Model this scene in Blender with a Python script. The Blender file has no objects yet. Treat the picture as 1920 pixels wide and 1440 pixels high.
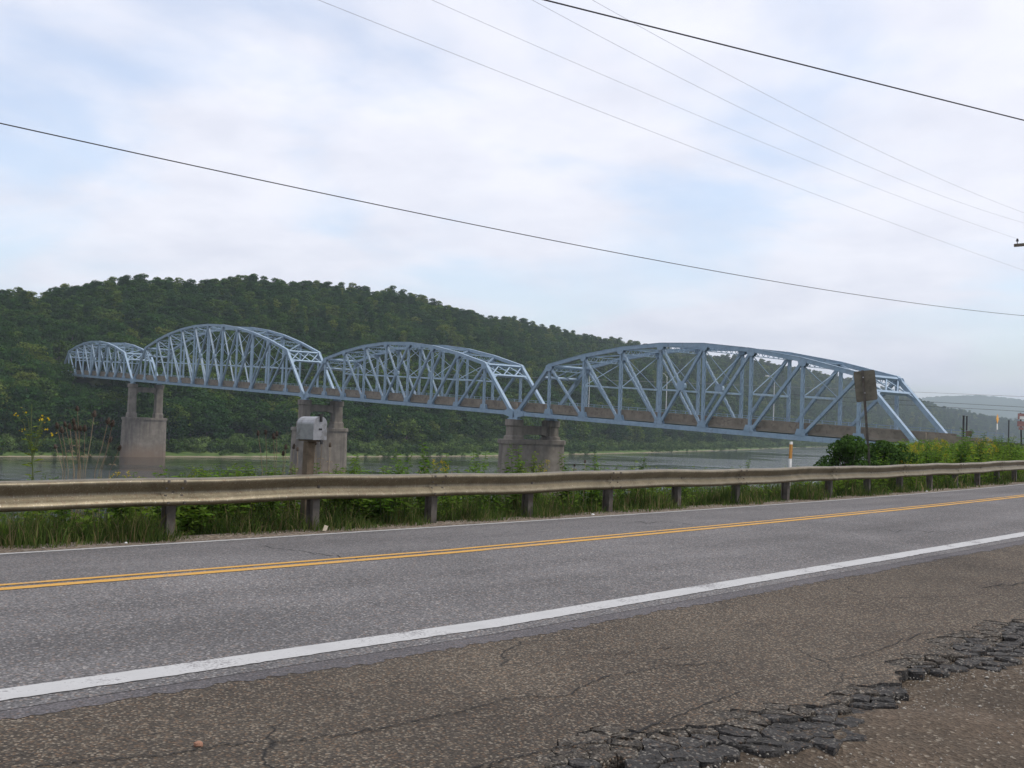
import bpy, math, random
import numpy as np
from mathutils import Vector, Matrix
rng = np.random.default_rng(11)
random.seed(11)
scene = bpy.context.scene
col = scene.collection

# ------------------------------------------------------------------ camera
# the camera is the origin of the scene: the road lies about 1.4 m below it
F, ROLL, PITCH = 2008.7, 0.037, 0.035
cp, sp = math.cos(PITCH), math.sin(PITCH)
cr, sr = math.cos(ROLL), math.sin(ROLL)
fw = np.array([0, cp, sp]); up0 = np.array([0, -sp, cp]); ri0 = np.array([1.0, 0, 0])
RI = cr * ri0 + sr * up0
UP = cr * up0 - sr * ri0
CM = np.array([RI, -UP, fw])
cam = bpy.data.cameras.new('camera')
cam.sensor_width = 36.0
cam.lens = F / 1920 * 36.0
cam.clip_start = 0.1
cam.clip_end = 20000
cam_o = bpy.data.objects.new('camera', cam)
col.objects.link(cam_o)
cam_o.matrix_world = Matrix([[RI[0], UP[0], -fw[0], 0], [RI[1], UP[1], -fw[1], 0], [RI[2], UP[2], -fw[2], 0], [0, 0, 0, 1]])
scene.camera = cam_o

# ------------------------------------------------------------------ light
SUN_AZ, SUN_EL = math.radians(100), math.radians(54)     # azimuth clockwise from +Y
world = bpy.data.worlds.new('World')
scene.world = world
world.use_nodes = True
wt = world.node_tree
for n in list(wt.nodes):
    wt.nodes.remove(n)
wout = wt.nodes.new('ShaderNodeOutputWorld')
wbg = wt.nodes.new('ShaderNodeBackground')
wbg.inputs['Strength'].default_value = 0.1
sky = wt.nodes.new('ShaderNodeTexSky')
sky.sky_type = 'NISHITA'
sky.sun_disc = False
sky.sun_elevation = SUN_EL
sky.sun_rotation = SUN_AZ
sky.air_density = 1.0
sky.dust_density = 1.5
wtc = wt.nodes.new('ShaderNodeTexCoord')
wsep = wt.nodes.new('ShaderNodeSeparateXYZ')
wt.links.new(wtc.outputs['Generated'], wsep.inputs[0])
wadd = wt.nodes.new('ShaderNodeMath'); wadd.operation = 'ADD'; wadd.inputs[1].default_value = 0.22
wabs = wt.nodes.new('ShaderNodeMath'); wabs.operation = 'ABSOLUTE'
wt.links.new(wsep.outputs['Z'], wabs.inputs[0])
wt.links.new(wabs.outputs[0], wadd.inputs[0])
wdiv = wt.nodes.new('ShaderNodeVectorMath'); wdiv.operation = 'DIVIDE'
wt.links.new(wtc.outputs['Generated'], wdiv.inputs[0])
wt.links.new(wadd.outputs[0], wdiv.inputs[1])
wmap = wt.nodes.new('ShaderNodeMapping')
wmap.inputs['Location'].default_value = (5.3, 1.1, 0)
wmap.inputs['Rotation'].default_value = (0, 0, 0.35)
wmap.inputs['Scale'].default_value = (1.0, 1.0, 0.0)
wt.links.new(wdiv.outputs[0], wmap.inputs['Vector'])
wn1 = wt.nodes.new('ShaderNodeTexNoise')
wn1.inputs['Scale'].default_value = 1.5
wn1.inputs['Detail'].default_value = 9
wn1.inputs['Roughness'].default_value = 0.5
wn1.inputs['Distortion'].default_value = 0.35
wt.links.new(wmap.outputs[0], wn1.inputs['Vector'])
wr1 = wt.nodes.new('ShaderNodeMapRange')
wr1.inputs['From Min'].default_value = 0.32
wr1.inputs['From Max'].default_value = 0.54
wr1.inputs['To Min'].default_value = 0.40
wr1.inputs['To Max'].default_value = 0.97
wr1.interpolation_type = 'SMOOTHSTEP'
wt.links.new(wn1.outputs['Fac'], wr1.inputs['Value'])
wn2 = wt.nodes.new('ShaderNodeTexNoise')
wn2.inputs['Scale'].default_value = 3.4
wn2.inputs['Detail'].default_value = 7
wn2.inputs['Roughness'].default_value = 0.55
wt.links.new(wmap.outputs[0], wn2.inputs['Vector'])
wr2 = wt.nodes.new('ShaderNodeValToRGB')
wr2.color_ramp.elements[0].position = 0.33
wr2.color_ramp.elements[0].color = (0.745, 0.758, 0.85, 1)
wr2.color_ramp.elements[1].position = 0.62
wr2.color_ramp.elements[1].color = (0.875, 0.878, 0.95, 1)
wt.links.new(wn2.outputs['Fac'], wr2.inputs['Fac'])
wmul = wt.nodes.new('ShaderNodeVectorMath'); wmul.operation = 'SCALE'
wmul.inputs['Scale'].default_value = 9.0
wt.links.new(wr2.outputs['Color'], wmul.inputs[0])
wmix = wt.nodes.new('ShaderNodeMixRGB')
wt.links.new(wr1.outputs[0], wmix.inputs['Fac'])
wsk = wt.nodes.new('ShaderNodeVectorMath'); wsk.operation = 'SCALE'
wsk.inputs['Scale'].default_value = 1.7
wt.links.new(sky.outputs['Color'], wsk.inputs[0])
wt.links.new(wsk.outputs[0], wmix.inputs['Color1'])
wt.links.new(wmul.outputs[0], wmix.inputs['Color2'])
wt.links.new(wmix.outputs['Color'], wbg.inputs['Color'])
wt.links.new(wbg.outputs[0], wout.inputs['Surface'])

sun = bpy.data.lights.new('sun', 'SUN')
sun.energy = 1.5
sun.angle = math.radians(12)
sun.color = (1.0, 0.95, 0.87)
sun_o = bpy.data.objects.new('sun', sun)
col.objects.link(sun_o)
sd = Vector((math.sin(SUN_AZ) * math.cos(SUN_EL), math.cos(SUN_AZ) * math.cos(SUN_EL), math.sin(SUN_EL)))
sun_o.rotation_euler = sd.to_track_quat('Z', 'Y').to_euler()
sun_o.location = sd * 100

vs = scene.view_settings
vs.view_transform = 'Standard'
vs.look = 'None'
vs.exposure = 0.42
vs.gamma = 1.0
scene.cycles.use_denoising = True
scene.cycles.max_bounces = 6
scene.cycles.diffuse_bounces = 3
scene.cycles.transparent_max_bounces = 8
scene.cycles.volume_bounces = 0
scene.cycles.sample_clamp_indirect = 4.0


# ------------------------------------------------------------------ helpers
def proj(P):
    c = CM @ np.asarray(P, float)
    return 960 + F * c[0] / c[2], 720 + F * c[1] / c[2]


def ray(x, y):
    return CM.T @ np.array([(x - 960) / F, (y - 720) / F, 1.0])


def at(x, y, Y):
    r = ray(x, y)
    return r * (Y / r[1])


class MB:
    """collects polygons; build() links them as one mesh object"""
    def __init__(self):
        self.v = []; self.f = []; self.uv = None

    def add(self, vs_, fs_):
        o = len(self.v)
        self.v += [tuple(map(float, p)) for p in vs_]
        self.f += [tuple(i + o for i in q) for q in fs_]

    def hexa(self, c8):
        self.add(c8, [(0, 3, 2, 1), (4, 5, 6, 7), (0, 1, 5, 4), (1, 2, 6, 5), (2, 3, 7, 6), (3, 0, 4, 7)])

    def box(self, c, size, ax=None):
        c = np.asarray(c, float); h = np.asarray(size, float) / 2
        A = np.eye(3) if ax is None else np.asarray(ax, float)
        P = []
        for z in (-1, 1):
            for x, y in ((-1, -1), (1, -1), (1, 1), (-1, 1)):
                P.append(c + A[0] * x * h[0] + A[1] * y * h[1] + A[2] * z * h[2])
        self.hexa(P)

    def bar(self, A, B, w, h, side):
        """box bar from A to B, w across 'side', h in the third direction"""
        A = np.asarray(A, float); B = np.asarray(B, float)
        a = B - A; L = np.linalg.norm(a); a = a / L
        s = np.asarray(side, float); s = s - a * (s @ a); s /= np.linalg.norm(s)
        t = np.cross(a, s)
        self.box((A + B) / 2, (w, h, L), (s, t, a))

    def tube(self, pts, r, n=6, r2=None, cap=True):
        pts = [np.asarray(p, float) for p in pts]
        k = len(pts)
        rs = [r + ((r if r2 is None else r2) - r) * i / max(1, k - 1) for i in range(k)]
        o = len(self.v)
        V = []
        ref = None
        for i, p in enumerate(pts):
            a = pts[min(i + 1, k - 1)] - pts[max(i - 1, 0)]
            a = a / (np.linalg.norm(a) + 1e-12)
            if ref is None:
                ref = np.array([1.0, 0, 0]) if abs(a[0]) < 0.8 else np.array([0, 1.0, 0])
            s = ref - a * (ref @ a); s /= np.linalg.norm(s); ref = s
            t = np.cross(a, s)
            for j in range(n):
                th = 2 * math.pi * j / n
                V.append(p + rs[i] * (math.cos(th) * s + math.sin(th) * t))
        Fc = []
        for i in range(k - 1):
            for j in range(n):
                Fc.append((i * n + j, i * n + (j + 1) % n, (i + 1) * n + (j + 1) % n, (i + 1) * n + j))
        if cap:
            Fc.append(tuple(range(n - 1, -1, -1)))
            Fc.append(tuple((k - 1) * n + j for j in range(n)))
        self.add(V, Fc)

    def lathe(self, prof, n=8, c=(0, 0, 0)):
        V = []; Fc = []
        for r, z in prof:
            for j in range(n):
                th = 2 * math.pi * j / n
                V.append((c[0] + r * math.cos(th), c[1] + r * math.sin(th), c[2] + z))
        for i in range(len(prof) - 1):
            for j in range(n):
                Fc.append((i * n + j, i * n + (j + 1) % n, (i + 1) * n + (j + 1) % n, (i + 1) * n + j))
        Fc.append(tuple(range(n - 1, -1, -1)))
        Fc.append(tuple((len(prof) - 1) * n + j for j in range(n)))
        self.add(V, Fc)

    def prism(self, poly, z0, z1, fn=None):
        n = len(poly)
        P = [(x, y, z0) for x, y in poly] + [(x, y, z1) for x, y in poly]
        if fn:
            P = [fn(p) for p in P]
        self.add(P, [tuple(range(n - 1, -1, -1)), tuple(range(n, 2 * n))] + [(i, (i + 1) % n, n + (i + 1) % n, n + i) for i in range(n)])

    def build(self, name, mat, parent=None, smooth=False):
        me = bpy.data.meshes.new(name)
        me.from_pydata(self.v, [], self.f)
        return obj(name, me, mat, parent, smooth)


def obj(name, me, mat, parent=None, smooth=False):
    if mat is not None and not me.materials:
        me.materials.append(mat)
    if smooth:
        me.polygons.foreach_set('use_smooth', [True] * len(me.polygons))
    me.update()
    o = bpy.data.objects.new(name, me)
    col.objects.link(o)
    if parent is not None:
        o.parent = parent
    return o


def empty(name, loc=(0, 0, 0), rz=0.0):
    o = bpy.data.objects.new(name, None)
    o.empty_display_size = 0.2
    col.objects.link(o)
    o.location = tuple(map(float, loc))
    o.rotation_euler = (0, 0, rz)
    return o


def tag(o, label=None, cat=None, group=None, kind=None):
    if label: o['label'] = label
    if cat: o['category'] = cat
    if group: o['group'] = group
    if kind: o['kind'] = kind
    return o


def copy_tree(o, parent=None):
    c = o.copy(); col.objects.link(c)
    c.parent = parent
    for ch in list(kids.get(o.name, o.children)):
        copy_tree(ch, c)
    return c


kids = {}


def np_mesh(name, V, tris=None, quads=None, uv=None):
    """fast mesh from arrays"""
    me = bpy.data.meshes.new(name)
    V = np.asarray(V, np.float32)
    me.vertices.add(len(V)); me.vertices.foreach_set('co', V.ravel())
    fl = tris if tris is not None else quads
    k = 3 if tris is not None else 4
    fl = np.asarray(fl, np.int32)
    me.loops.add(fl.size); me.loops.foreach_set('vertex_index', fl.ravel())
    me.polygons.add(len(fl))
    me.polygons.foreach_set('loop_start', np.arange(0, fl.size, k, dtype=np.int32))
    me.polygons.foreach_set('loop_total', np.full(len(fl), k, np.int32))
    if uv is not None:
        l = me.uv_layers.new(name='UVMap')
        l.data.foreach_set('uv', np.asarray(uv, np.float32)[fl.ravel()].ravel())
    me.update(calc_edges=True)
    return me


def grid_mesh(name, P, uv=None):
    """P: (m,n,3) array -> quad grid"""
    m, n = P.shape[:2]
    idx = np.arange(m * n).reshape(m, n)
    q = np.stack([idx[:-1, :-1], idx[1:, :-1], idx[1:, 1:], idx[:-1, 1:]], -1).reshape(-1, 4)
    return np_mesh(name, P.reshape(-1, 3), quads=q, uv=None if uv is None else uv.reshape(-1, 2))


# ------------------------------------------------------------------ materials
def new_mat(name):
    m = bpy.data.materials.new(name)
    m.use_nodes = True
    nt = m.node_tree
    for n in list(nt.nodes):
        nt.nodes.remove(n)
    out = nt.nodes.new('ShaderNodeOutputMaterial')
    return m, nt, out


def N(nt, t, **kw):
    n = nt.nodes.new(t)
    for k, v in kw.items():
        k2 = k.replace('_', ' ')
        if k2 in n.inputs:
            n.inputs[k2].default_value = v
        else:
            setattr(n, k, v)
    return n


def noise(nt, vec, scale, detail=4, rough=0.55, dist=0.0):
    n = nt.nodes.new('ShaderNodeTexNoise')
    n.inputs['Scale'].default_value = scale
    n.inputs['Detail'].default_value = detail
    n.inputs['Roughness'].default_value = rough
    n.inputs['Distortion'].default_value = dist
    if vec is not None:
        nt.links.new(vec, n.inputs['Vector'])
    return n.outputs['Fac']


def ramp(nt, fac, stops):
    r = nt.nodes.new('ShaderNodeValToRGB')
    e = r.color_ramp.elements
    while len(e) < len(stops):
        e.new(0.5)
    for el, (p, c) in zip(e, stops):
        el.position = p
        el.color = (c[0], c[1], c[2], 1) if isinstance(c, (tuple, list)) else (c, c, c, 1)
    nt.links.new(fac, r.inputs['Fac'])
    return r.outputs['Color']


def mix(nt, fac, a, b, mode='MIX'):
    m = nt.nodes.new('ShaderNodeMixRGB')
    m.blend_type = mode
    for s, v in ((m.inputs['Fac'], fac), (m.inputs['Color1'], a), (m.inputs['Color2'], b)):
        if hasattr(v, 'is_linked') or hasattr(v, 'links'):
            nt.links.new(v, s)
        elif isinstance(v, (int, float)):
            s.default_value = v if s.type == 'VALUE' else (v, v, v, 1)
        else:
            s.default_value = (v[0], v[1], v[2], 1)
    return m.outputs['Color']


def coords(nt, kind='Object', scale=(1, 1, 1), rot=(0, 0, 0)):
    tc = nt.nodes.new('ShaderNodeTexCoord')
    mp = nt.nodes.new('ShaderNodeMapping')
    mp.inputs['Scale'].default_value = scale
    mp.inputs['Rotation'].default_value = rot
    nt.links.new(tc.outputs[kind], mp.inputs['Vector'])
    return mp.outputs[0]


def world_pos(nt, scale=(1, 1, 1)):
    g = nt.nodes.new('ShaderNodeNewGeometry')
    mp = nt.nodes.new('ShaderNodeMapping')
    mp.inputs['Scale'].default_value = scale
    nt.links.new(g.outputs['Position'], mp.inputs['Vector'])
    return mp.outputs[0]


def principled(nt, out, color, rough=0.8, metallic=0.0, bump=None, bump_dist=0.01, bump_str=1.0, spec=0.4):
    b = nt.nodes.new('ShaderNodeBsdfPrincipled')
    if hasattr(color, 'links'):
        nt.links.new(color, b.inputs['Base Color'])
    else:
        b.inputs['Base Color'].default_value = (color[0], color[1], color[2], 1)
    if hasattr(rough, 'links'):
        nt.links.new(rough, b.inputs['Roughness'])
    else:
        b.inputs['Roughness'].default_value = rough
    b.inputs['Metallic'].default_value = metallic
    b.inputs['Specular IOR Level'].default_value = spec
    if bump is not None:
        bp = nt.nodes.new('ShaderNodeBump')
        bp.inputs['Distance'].default_value = bump_dist
        bp.inputs['Strength'].default_value = bump_str
        nt.links.new(bump, bp.inputs['Height'])
        nt.links.new(bp.outputs[0], b.inputs['Normal'])
    nt.links.new(b.outputs[0], out.inputs['Surface'])
    return b


def var_mat(name, c1, c2, scale=3.0, rough=0.8, metallic=0.0, bump=0.0, c3=None, s3=0.7, spec=0.4, lo=0.35, hi=0.65):
    """two or three colours mottled by noise in world space"""
    m, nt, out = new_mat(name)
    p = world_pos(nt)
    n1 = noise(nt, p, scale, 6, 0.6)
    c = ramp(nt, n1, [(lo, c1), (hi, c2)])
    if c3 is not None:
        n2 = noise(nt, p, scale * s3, 5, 0.65, 0.4)
        f = ramp(nt, n2, [(0.52, 0.0), (0.68, 1.0)])
        c = mix(nt, f, c, c3)
    if bump:
        n3 = noise(nt, p, scale * 8, 4)
        principled(nt, out, c, rough, metallic, n3, bump, 0.8, spec)
    else:
        principled(nt, out, c, rough, metallic, spec=spec)
    return m


def leaf_mat(name, stops, trans=0.28, vary=0.55):
    m, nt, out = new_mat(name)
    oi = nt.nodes.new('ShaderNodeObjectInfo')
    c = ramp(nt, oi.outputs['Random'], stops)
    g = nt.nodes.new('ShaderNodeNewGeometry')
    # every leaf (mesh island) a little different
    v = ramp(nt, g.outputs['Random Per Island'], [(0.0, 1 - vary), (1.0, 1 + vary * 0.6)])
    c = mix(nt, 1.0, c, v, 'MULTIPLY')
    d = nt.nodes.new('ShaderNodeBsdfDiffuse')
    t = nt.nodes.new('ShaderNodeBsdfTranslucent')
    nt.links.new(c, d.inputs['Color'])
    c2 = mix(nt, 1.0, c, (1.15, 1.25, 0.6), 'MULTIPLY')
    nt.links.new(c2, t.inputs['Color'])
    ms = nt.nodes.new('ShaderNodeMixShader')
    ms.inputs['Fac'].default_value = trans
    nt.links.new(d.outputs[0], ms.inputs[1])
    nt.links.new(t.outputs[0], ms.inputs[2])
    nt.links.new(ms.outputs[0], out.inputs['Surface'])
    return m


M = {}
M['tree'] = leaf_mat('forest_leaves', [(0.0, (0.021, 0.055, 0.013)), (0.25, (0.042, 0.092, 0.019)), (0.5, (0.030, 0.074, 0.021)), (0.75, (0.060, 0.114, 0.022)), (0.9, (0.088, 0.138, 0.026)), (1.0, (0.135, 0.17, 0.035))])
M['shrub'] = leaf_mat('bank_shrub_leaves', [(0.0, (0.045, 0.09, 0.022)), (0.5, (0.08, 0.135, 0.034)), (1.0, (0.14, 0.20, 0.06))])
M['bush'] = leaf_mat('bush_leaves', [(0.0, (0.050, 0.098, 0.024)), (1.0, (0.066, 0.12, 0.03))], vary=0.6)
M['weed'] = leaf_mat('weed_leaves', [(0.0, (0.085, 0.165, 0.032)), (0.6, (0.13, 0.22, 0.042)), (1.0, (0.19, 0.24, 0.05))], trans=0.48)
M['grass'] = leaf_mat('grass_blades', [(0.0, (0.075, 0.125, 0.032)), (1.0, (0.075, 0.125, 0.032))], trans=0.35, vary=0.65)
def grass_mat():
    m, nt, out = new_mat('grass_blades')
    g = nt.nodes.new('ShaderNodeNewGeometry')
    c = ramp(nt, g.outputs['Random Per Island'], [(0.0, (0.045, 0.085, 0.02)), (0.45, (0.085, 0.135, 0.032)), (0.75, (0.12, 0.155, 0.04)), (0.86, (0.20, 0.17, 0.075)), (1.0, (0.26, 0.21, 0.11))])
    p = noise(nt, world_pos(nt), 1.3, 3)
    c = mix(nt, 1.0, c, ramp(nt, p, [(0.35, 0.6), (0.65, 1.15)]), 'MULTIPLY')
    d = nt.nodes.new('ShaderNodeBsdfDiffuse'); t = nt.nodes.new('ShaderNodeBsdfTranslucent')
    nt.links.new(c, d.inputs['Color']); nt.links.new(c, t.inputs['Color'])
    ms = nt.nodes.new('ShaderNodeMixShader'); ms.inputs['Fac'].default_value = 0.35
    nt.links.new(d.outputs[0], ms.inputs[1]); nt.links.new(t.outputs[0], ms.inputs[2])
    nt.links.new(ms.outputs[0], out.inputs['Surface'])
    return m


M['grass'] = grass_mat()
M['dry'] = var_mat('dry_stem', (0.17, 0.125, 0.075), (0.26, 0.20, 0.125), 30)
M['teasel'] = var_mat('teasel_head', (0.03, 0.02, 0.013), (0.065, 0.045, 0.028), 60)
M['yellow'] = leaf_mat('yellow_flower', [(0.0, (0.52, 0.38, 0.03)), (1.0, (0.62, 0.48, 0.05))], vary=0.5)
M['stem'] = var_mat('green_stem', (0.07, 0.11, 0.03), (0.11, 0.13, 0.04), 20)
M['bark'] = var_mat('bark', (0.07, 0.055, 0.04), (0.13, 0.11, 0.085), 4)

M['blue'] = var_mat('blue_bridge_paint', (0.20, 0.295, 0.39), (0.265, 0.36, 0.455), 0.7, 0.45, 0.0, 0.0, (0.185, 0.245, 0.31), 2.5, 0.5)
M['rail_blue'] = var_mat('blue_railing_paint', (0.20, 0.285, 0.375), (0.26, 0.34, 0.43), 1.5, 0.5)
M['parapet'] = var_mat('parapet_concrete', (0.165, 0.14, 0.108), (0.245, 0.21, 0.165), 0.8, 0.9, 0, 0.01, (0.10, 0.086, 0.068), 1.6)
M['deck'] = var_mat('deck_underside', (0.16, 0.14, 0.11), (0.22, 0.19, 0.15), 0.6, 0.9)


def pier_mat():
    m, nt, out = new_mat('pier_concrete')
    p = world_pos(nt)
    n1 = noise(nt, p, 0.7, 7, 0.6)
    c = ramp(nt, n1, [(0.32, (0.155, 0.135, 0.112)), (0.66, (0.245, 0.218, 0.184))])
    pv = world_pos(nt, (0.75, 0.75, 0.08))            # runs of dirt down the face
    n2 = noise(nt, pv, 1.1, 5, 0.6)
    f2 = ramp(nt, n2, [(0.47, 0.0), (0.68, 0.7)])
    c = mix(nt, f2, c, (0.075, 0.065, 0.056))
    # iron-brown flood stain above the water line
    g = nt.nodes.new('ShaderNodeNewGeometry')
    sx = nt.nodes.new('ShaderNodeSeparateXYZ')
    nt.links.new(g.outputs['Position'], sx.inputs[0])
    n3 = noise(nt, p, 0.35, 3)
    ad = nt.nodes.new('ShaderNodeMath'); ad.operation = 'MULTIPLY_ADD'
    nt.links.new(n3, ad.inputs[0]); ad.inputs[1].default_value = 4.0
    nt.links.new(sx.outputs['Z'], ad.inputs[2])
    f3 = nt.nodes.new('ShaderNodeMapRange')
    f3.inputs['From Min'].default_value = -12.6; f3.inputs['From Max'].default_value = -8.5
    f3.inputs['To Min'].default_value = 0.8; f3.inputs['To Max'].default_value = 0.0
    nt.links.new(ad.outputs[0], f3.inputs['Value'])
    c = mix(nt, f3.outputs[0], c, (0.20, 0.14, 0.098))
    principled(nt, out, c, 0.92, 0, noise(nt, p, 5, 5), 0.02, 0.6)
    return m


M['pier'] = pier_mat()
M['pole'] = var_mat('pole_wood', (0.09, 0.07, 0.05), (0.17, 0.14, 0.105), 6, 0.9, 0, 0.004)
M['post_wood'] = var_mat('mailbox_post_wood', (0.085, 0.064, 0.042), (0.15, 0.115, 0.078), 9, 0.9, 0, 0.004, (0.09, 0.07, 0.05))
M['galv'] = var_mat('galvanised_steel', (0.30, 0.30, 0.31), (0.42, 0.42, 0.43), 14, 0.42, 0.6)
M['box_steel'] = var_mat('mailbox_steel', (0.27, 0.275, 0.285), (0.35, 0.355, 0.365), 12, 0.34, 0.55, 0, (0.20, 0.197, 0.193))
M['black'] = var_mat('black_metal', (0.012, 0.012, 0.014), (0.03, 0.028, 0.026), 20, 0.6)
M['wire'] = var_mat('black_cable', (0.018, 0.018, 0.02), (0.03, 0.03, 0.032), 3, 0.6)
M['thinwire'] = var_mat('aluminium_wire', (0.30, 0.30, 0.32), (0.38, 0.38, 0.40), 3, 0.5)
M['gpost'] = var_mat('guardrail_post_steel', (0.065, 0.057, 0.048), (0.12, 0.108, 0.094), 6, 0.8, 0.1, 0.003, (0.085, 0.06, 0.045), 1.2)
M['signback'] = var_mat('weathered_sign_back', (0.115, 0.105, 0.078), (0.165, 0.15, 0.115), 6, 0.65, 0.2, 0, (0.09, 0.08, 0.06), 0.6)
M['orange'] = var_mat('amber_marker', (0.34, 0.165, 0.03), (0.42, 0.21, 0.045), 12, 0.6)
M['white'] = var_mat('white_paint', (0.62, 0.62, 0.60), (0.74, 0.74, 0.72), 8, 0.6)
M['signyellow'] = var_mat('warning_yellow', (0.72, 0.33, 0.03), (0.80, 0.40, 0.04), 5, 0.5)
M['maroon'] = var_mat('faded_red', (0.25, 0.135, 0.125), (0.33, 0.19, 0.175), 4, 0.6)
M['lampgrey'] = var_mat('lamp_grey', (0.55, 0.56, 0.57), (0.66, 0.67, 0.68), 3, 0.5)
M['cardboard'] = var_mat('cardboard', (0.32, 0.27, 0.2), (0.42, 0.36, 0.28), 20, 0.9)
M['rock'] = var_mat('stone', (0.20, 0.18, 0.15), (0.40, 0.37, 0.32), 25, 0.9)
M['redrock'] = var_mat('reddish_stone', (0.22, 0.11, 0.07), (0.32, 0.17, 0.11), 25, 0.9)


def rail_mat():
    m, nt, out = new_mat('weathered_guardrail')
    p = world_pos(nt)
    n1 = noise(nt, p, 3.0, 7, 0.65)
    c = ramp(nt, n1, [(0.30, (0.128, 0.107, 0.068)), (0.70, (0.24, 0.207, 0.14))])
    n2 = noise(nt, p, 26, 5, 0.7)
    c = mix(nt, ramp(nt, n2, [(0.54, 0.0), (0.66, 0.8)]), c, (0.135, 0.085, 0.05))
    n3 = noise(nt, world_pos(nt, (60, 60, 6)), 1.0, 3, 0.7)
    c = mix(nt, ramp(nt, n3, [(0.60, 0.0), (0.70, 0.7)]), c, (0.55, 0.50, 0.43))
    principled(nt, out, c, 0.46, 0.5, noise(nt, p, 40, 4), 0.003, 0.5)
    return m


M['rail'] = rail_mat()


def asphalt_mat(name, base_lo, base_hi, spot, spot_amt, grain, cracks=0.0, crack_scale=0.7, bands=False, bump=0.004, co='UV'):
    """uses the UV map: u along the road, v across, both in metres"""
    m, nt, out = new_mat(name)
    uv = coords(nt, co)
    n1 = noise(nt, uv, 0.9, 6, 0.6)
    c = ramp(nt, n1, [(0.30, base_lo), (0.70, base_hi)])
    if bands:
        ub = coords(nt, 'UV', (0.045, 1.25, 1))
        nb = noise(nt, ub, 1.0, 3, 0.5)
        c = mix(nt, 1.0, c, ramp(nt, nb, [(0.30, 0.78), (0.70, 1.16)]), 'MULTIPLY')
    # aggregate: one cell per stone
    vo = nt.nodes.new('ShaderNodeTexVoronoi')
    vo.inputs['Scale'].default_value = grain
    nt.links.new(uv, vo.inputs['Vector'])
    sp_ = nt.nodes.new('ShaderNodeSeparateColor')
    nt.links.new(vo.outputs['Color'], sp_.inputs[0])
    fs = ramp(nt, sp_.outputs[0], [(0.0, 0.55), (0.5, 0.95), (0.82, 1.15), (1.0, 1.9)])
    c = mix(nt, spot_amt, c, mix(nt, 1.0, c, fs, 'MULTIPLY'))
    f2 = ramp(nt, sp_.outputs[1], [(1 - spot_amt * 0.22, 0.0), (1 - spot_amt * 0.10, 0.75)])
    c = mix(nt, f2, c, spot)
    f3 = ramp(nt, sp_.outputs[2], [(1 - spot_amt * 0.16, 0.0), (1 - spot_amt * 0.08, 0.6)])
    c = mix(nt, f3, c, (spot[0] * .62, spot[1] * .47, spot[2] * .38))
    c = mix(nt, 1.0, c, ramp(nt, noise(nt, uv, 0.32, 4, 0.6, 0.6), [(0.32, 0.80), (0.68, 1.18)]), 'MULTIPLY')
    # dark binder between the stones
    fe = ramp(nt, vo.outputs['Distance'], [(0.45, 0.0), (0.75, 0.55)])
    c = mix(nt, fe, c, (0.03, 0.028, 0.026))
    hgt = vo.outputs['Distance']
    if cracks:
        wn = nt.nodes.new('ShaderNodeTexNoise'); wn.inputs['Scale'].default_value = 2.2; wn.inputs['Detail'].default_value = 5
        nt.links.new(uv, wn.inputs['Vector'])
        wv = nt.nodes.new('ShaderNodeVectorMath'); wv.operation = 'MULTIPLY_ADD'
        wv.inputs[1].default_value = (0.28, 0.28, 0)
        nt.links.new(wn.outputs['Color'], wv.inputs[0])
        us = coords(nt, 'UV', (0.55, 1.25, 1))
        nt.links.new(us, wv.inputs[2])
        vc = nt.nodes.new('ShaderNodeTexVoronoi'); vc.feature = 'DISTANCE_TO_EDGE'
        vc.inputs['Scale'].default_value = crack_scale
        nt.links.new(wv.outputs[0], vc.inputs['Vector'])
        lm = noise(nt, uv, 0.55, 3)
        thr = ramp(nt, vc.outputs['Distance'], [(0.0, 1.0), (0.002 * crack_scale, 0.95), (0.0065 * crack_scale, 0.0)])
        msk = ramp(nt, lm, [(0.50 - 0.1 * cracks, 0.0), (0.58, 1.0)])
        fcr = mix(nt, 1.0, thr, msk, 'MULTIPLY')
        c = mix(nt, fcr, c, (0.014, 0.013, 0.012))
    principled(nt, out, c, 0.88, 0, hgt, -bump, 0.9, spec=0.25)
    return m


M['asphalt'] = asphalt_mat('road_asphalt', (0.125, 0.119, 0.119), (0.157, 0.150, 0.149), (0.36, 0.34, 0.32), 0.6, 70, bands=True, bump=0.003)
M['shoulder'] = asphalt_mat('shoulder_asphalt', (0.060, 0.047, 0.035), (0.108, 0.087, 0.064), (0.31, 0.26, 0.195), 0.9, 84, cracks=0.5, crack_scale=0.55, bump=0.009)
M['chunk'] = asphalt_mat('broken_asphalt', (0.040, 0.038, 0.036), (0.062, 0.058, 0.054), (0.24, 0.22, 0.19), 0.6, 75, bump=0.006, co='Object')
M['piece'] = asphalt_mat('cracked_shoulder_piece', (0.055, 0.047, 0.038), (0.088, 0.075, 0.060), (0.30, 0.265, 0.215), 0.9, 78, bump=0.009, co='Object')
M['seal'] = asphalt_mat('old_seal_strip', (0.095, 0.088, 0.092), (0.125, 0.115, 0.118), (0.22, 0.2, 0.19), 0.35, 80, bump=0.002)
M['gravel'] = asphalt_mat('gravel_strip', (0.13, 0.10, 0.072), (0.21, 0.165, 0.12), (0.42, 0.38, 0.32), 0.95, 32, bump=0.012)


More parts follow.
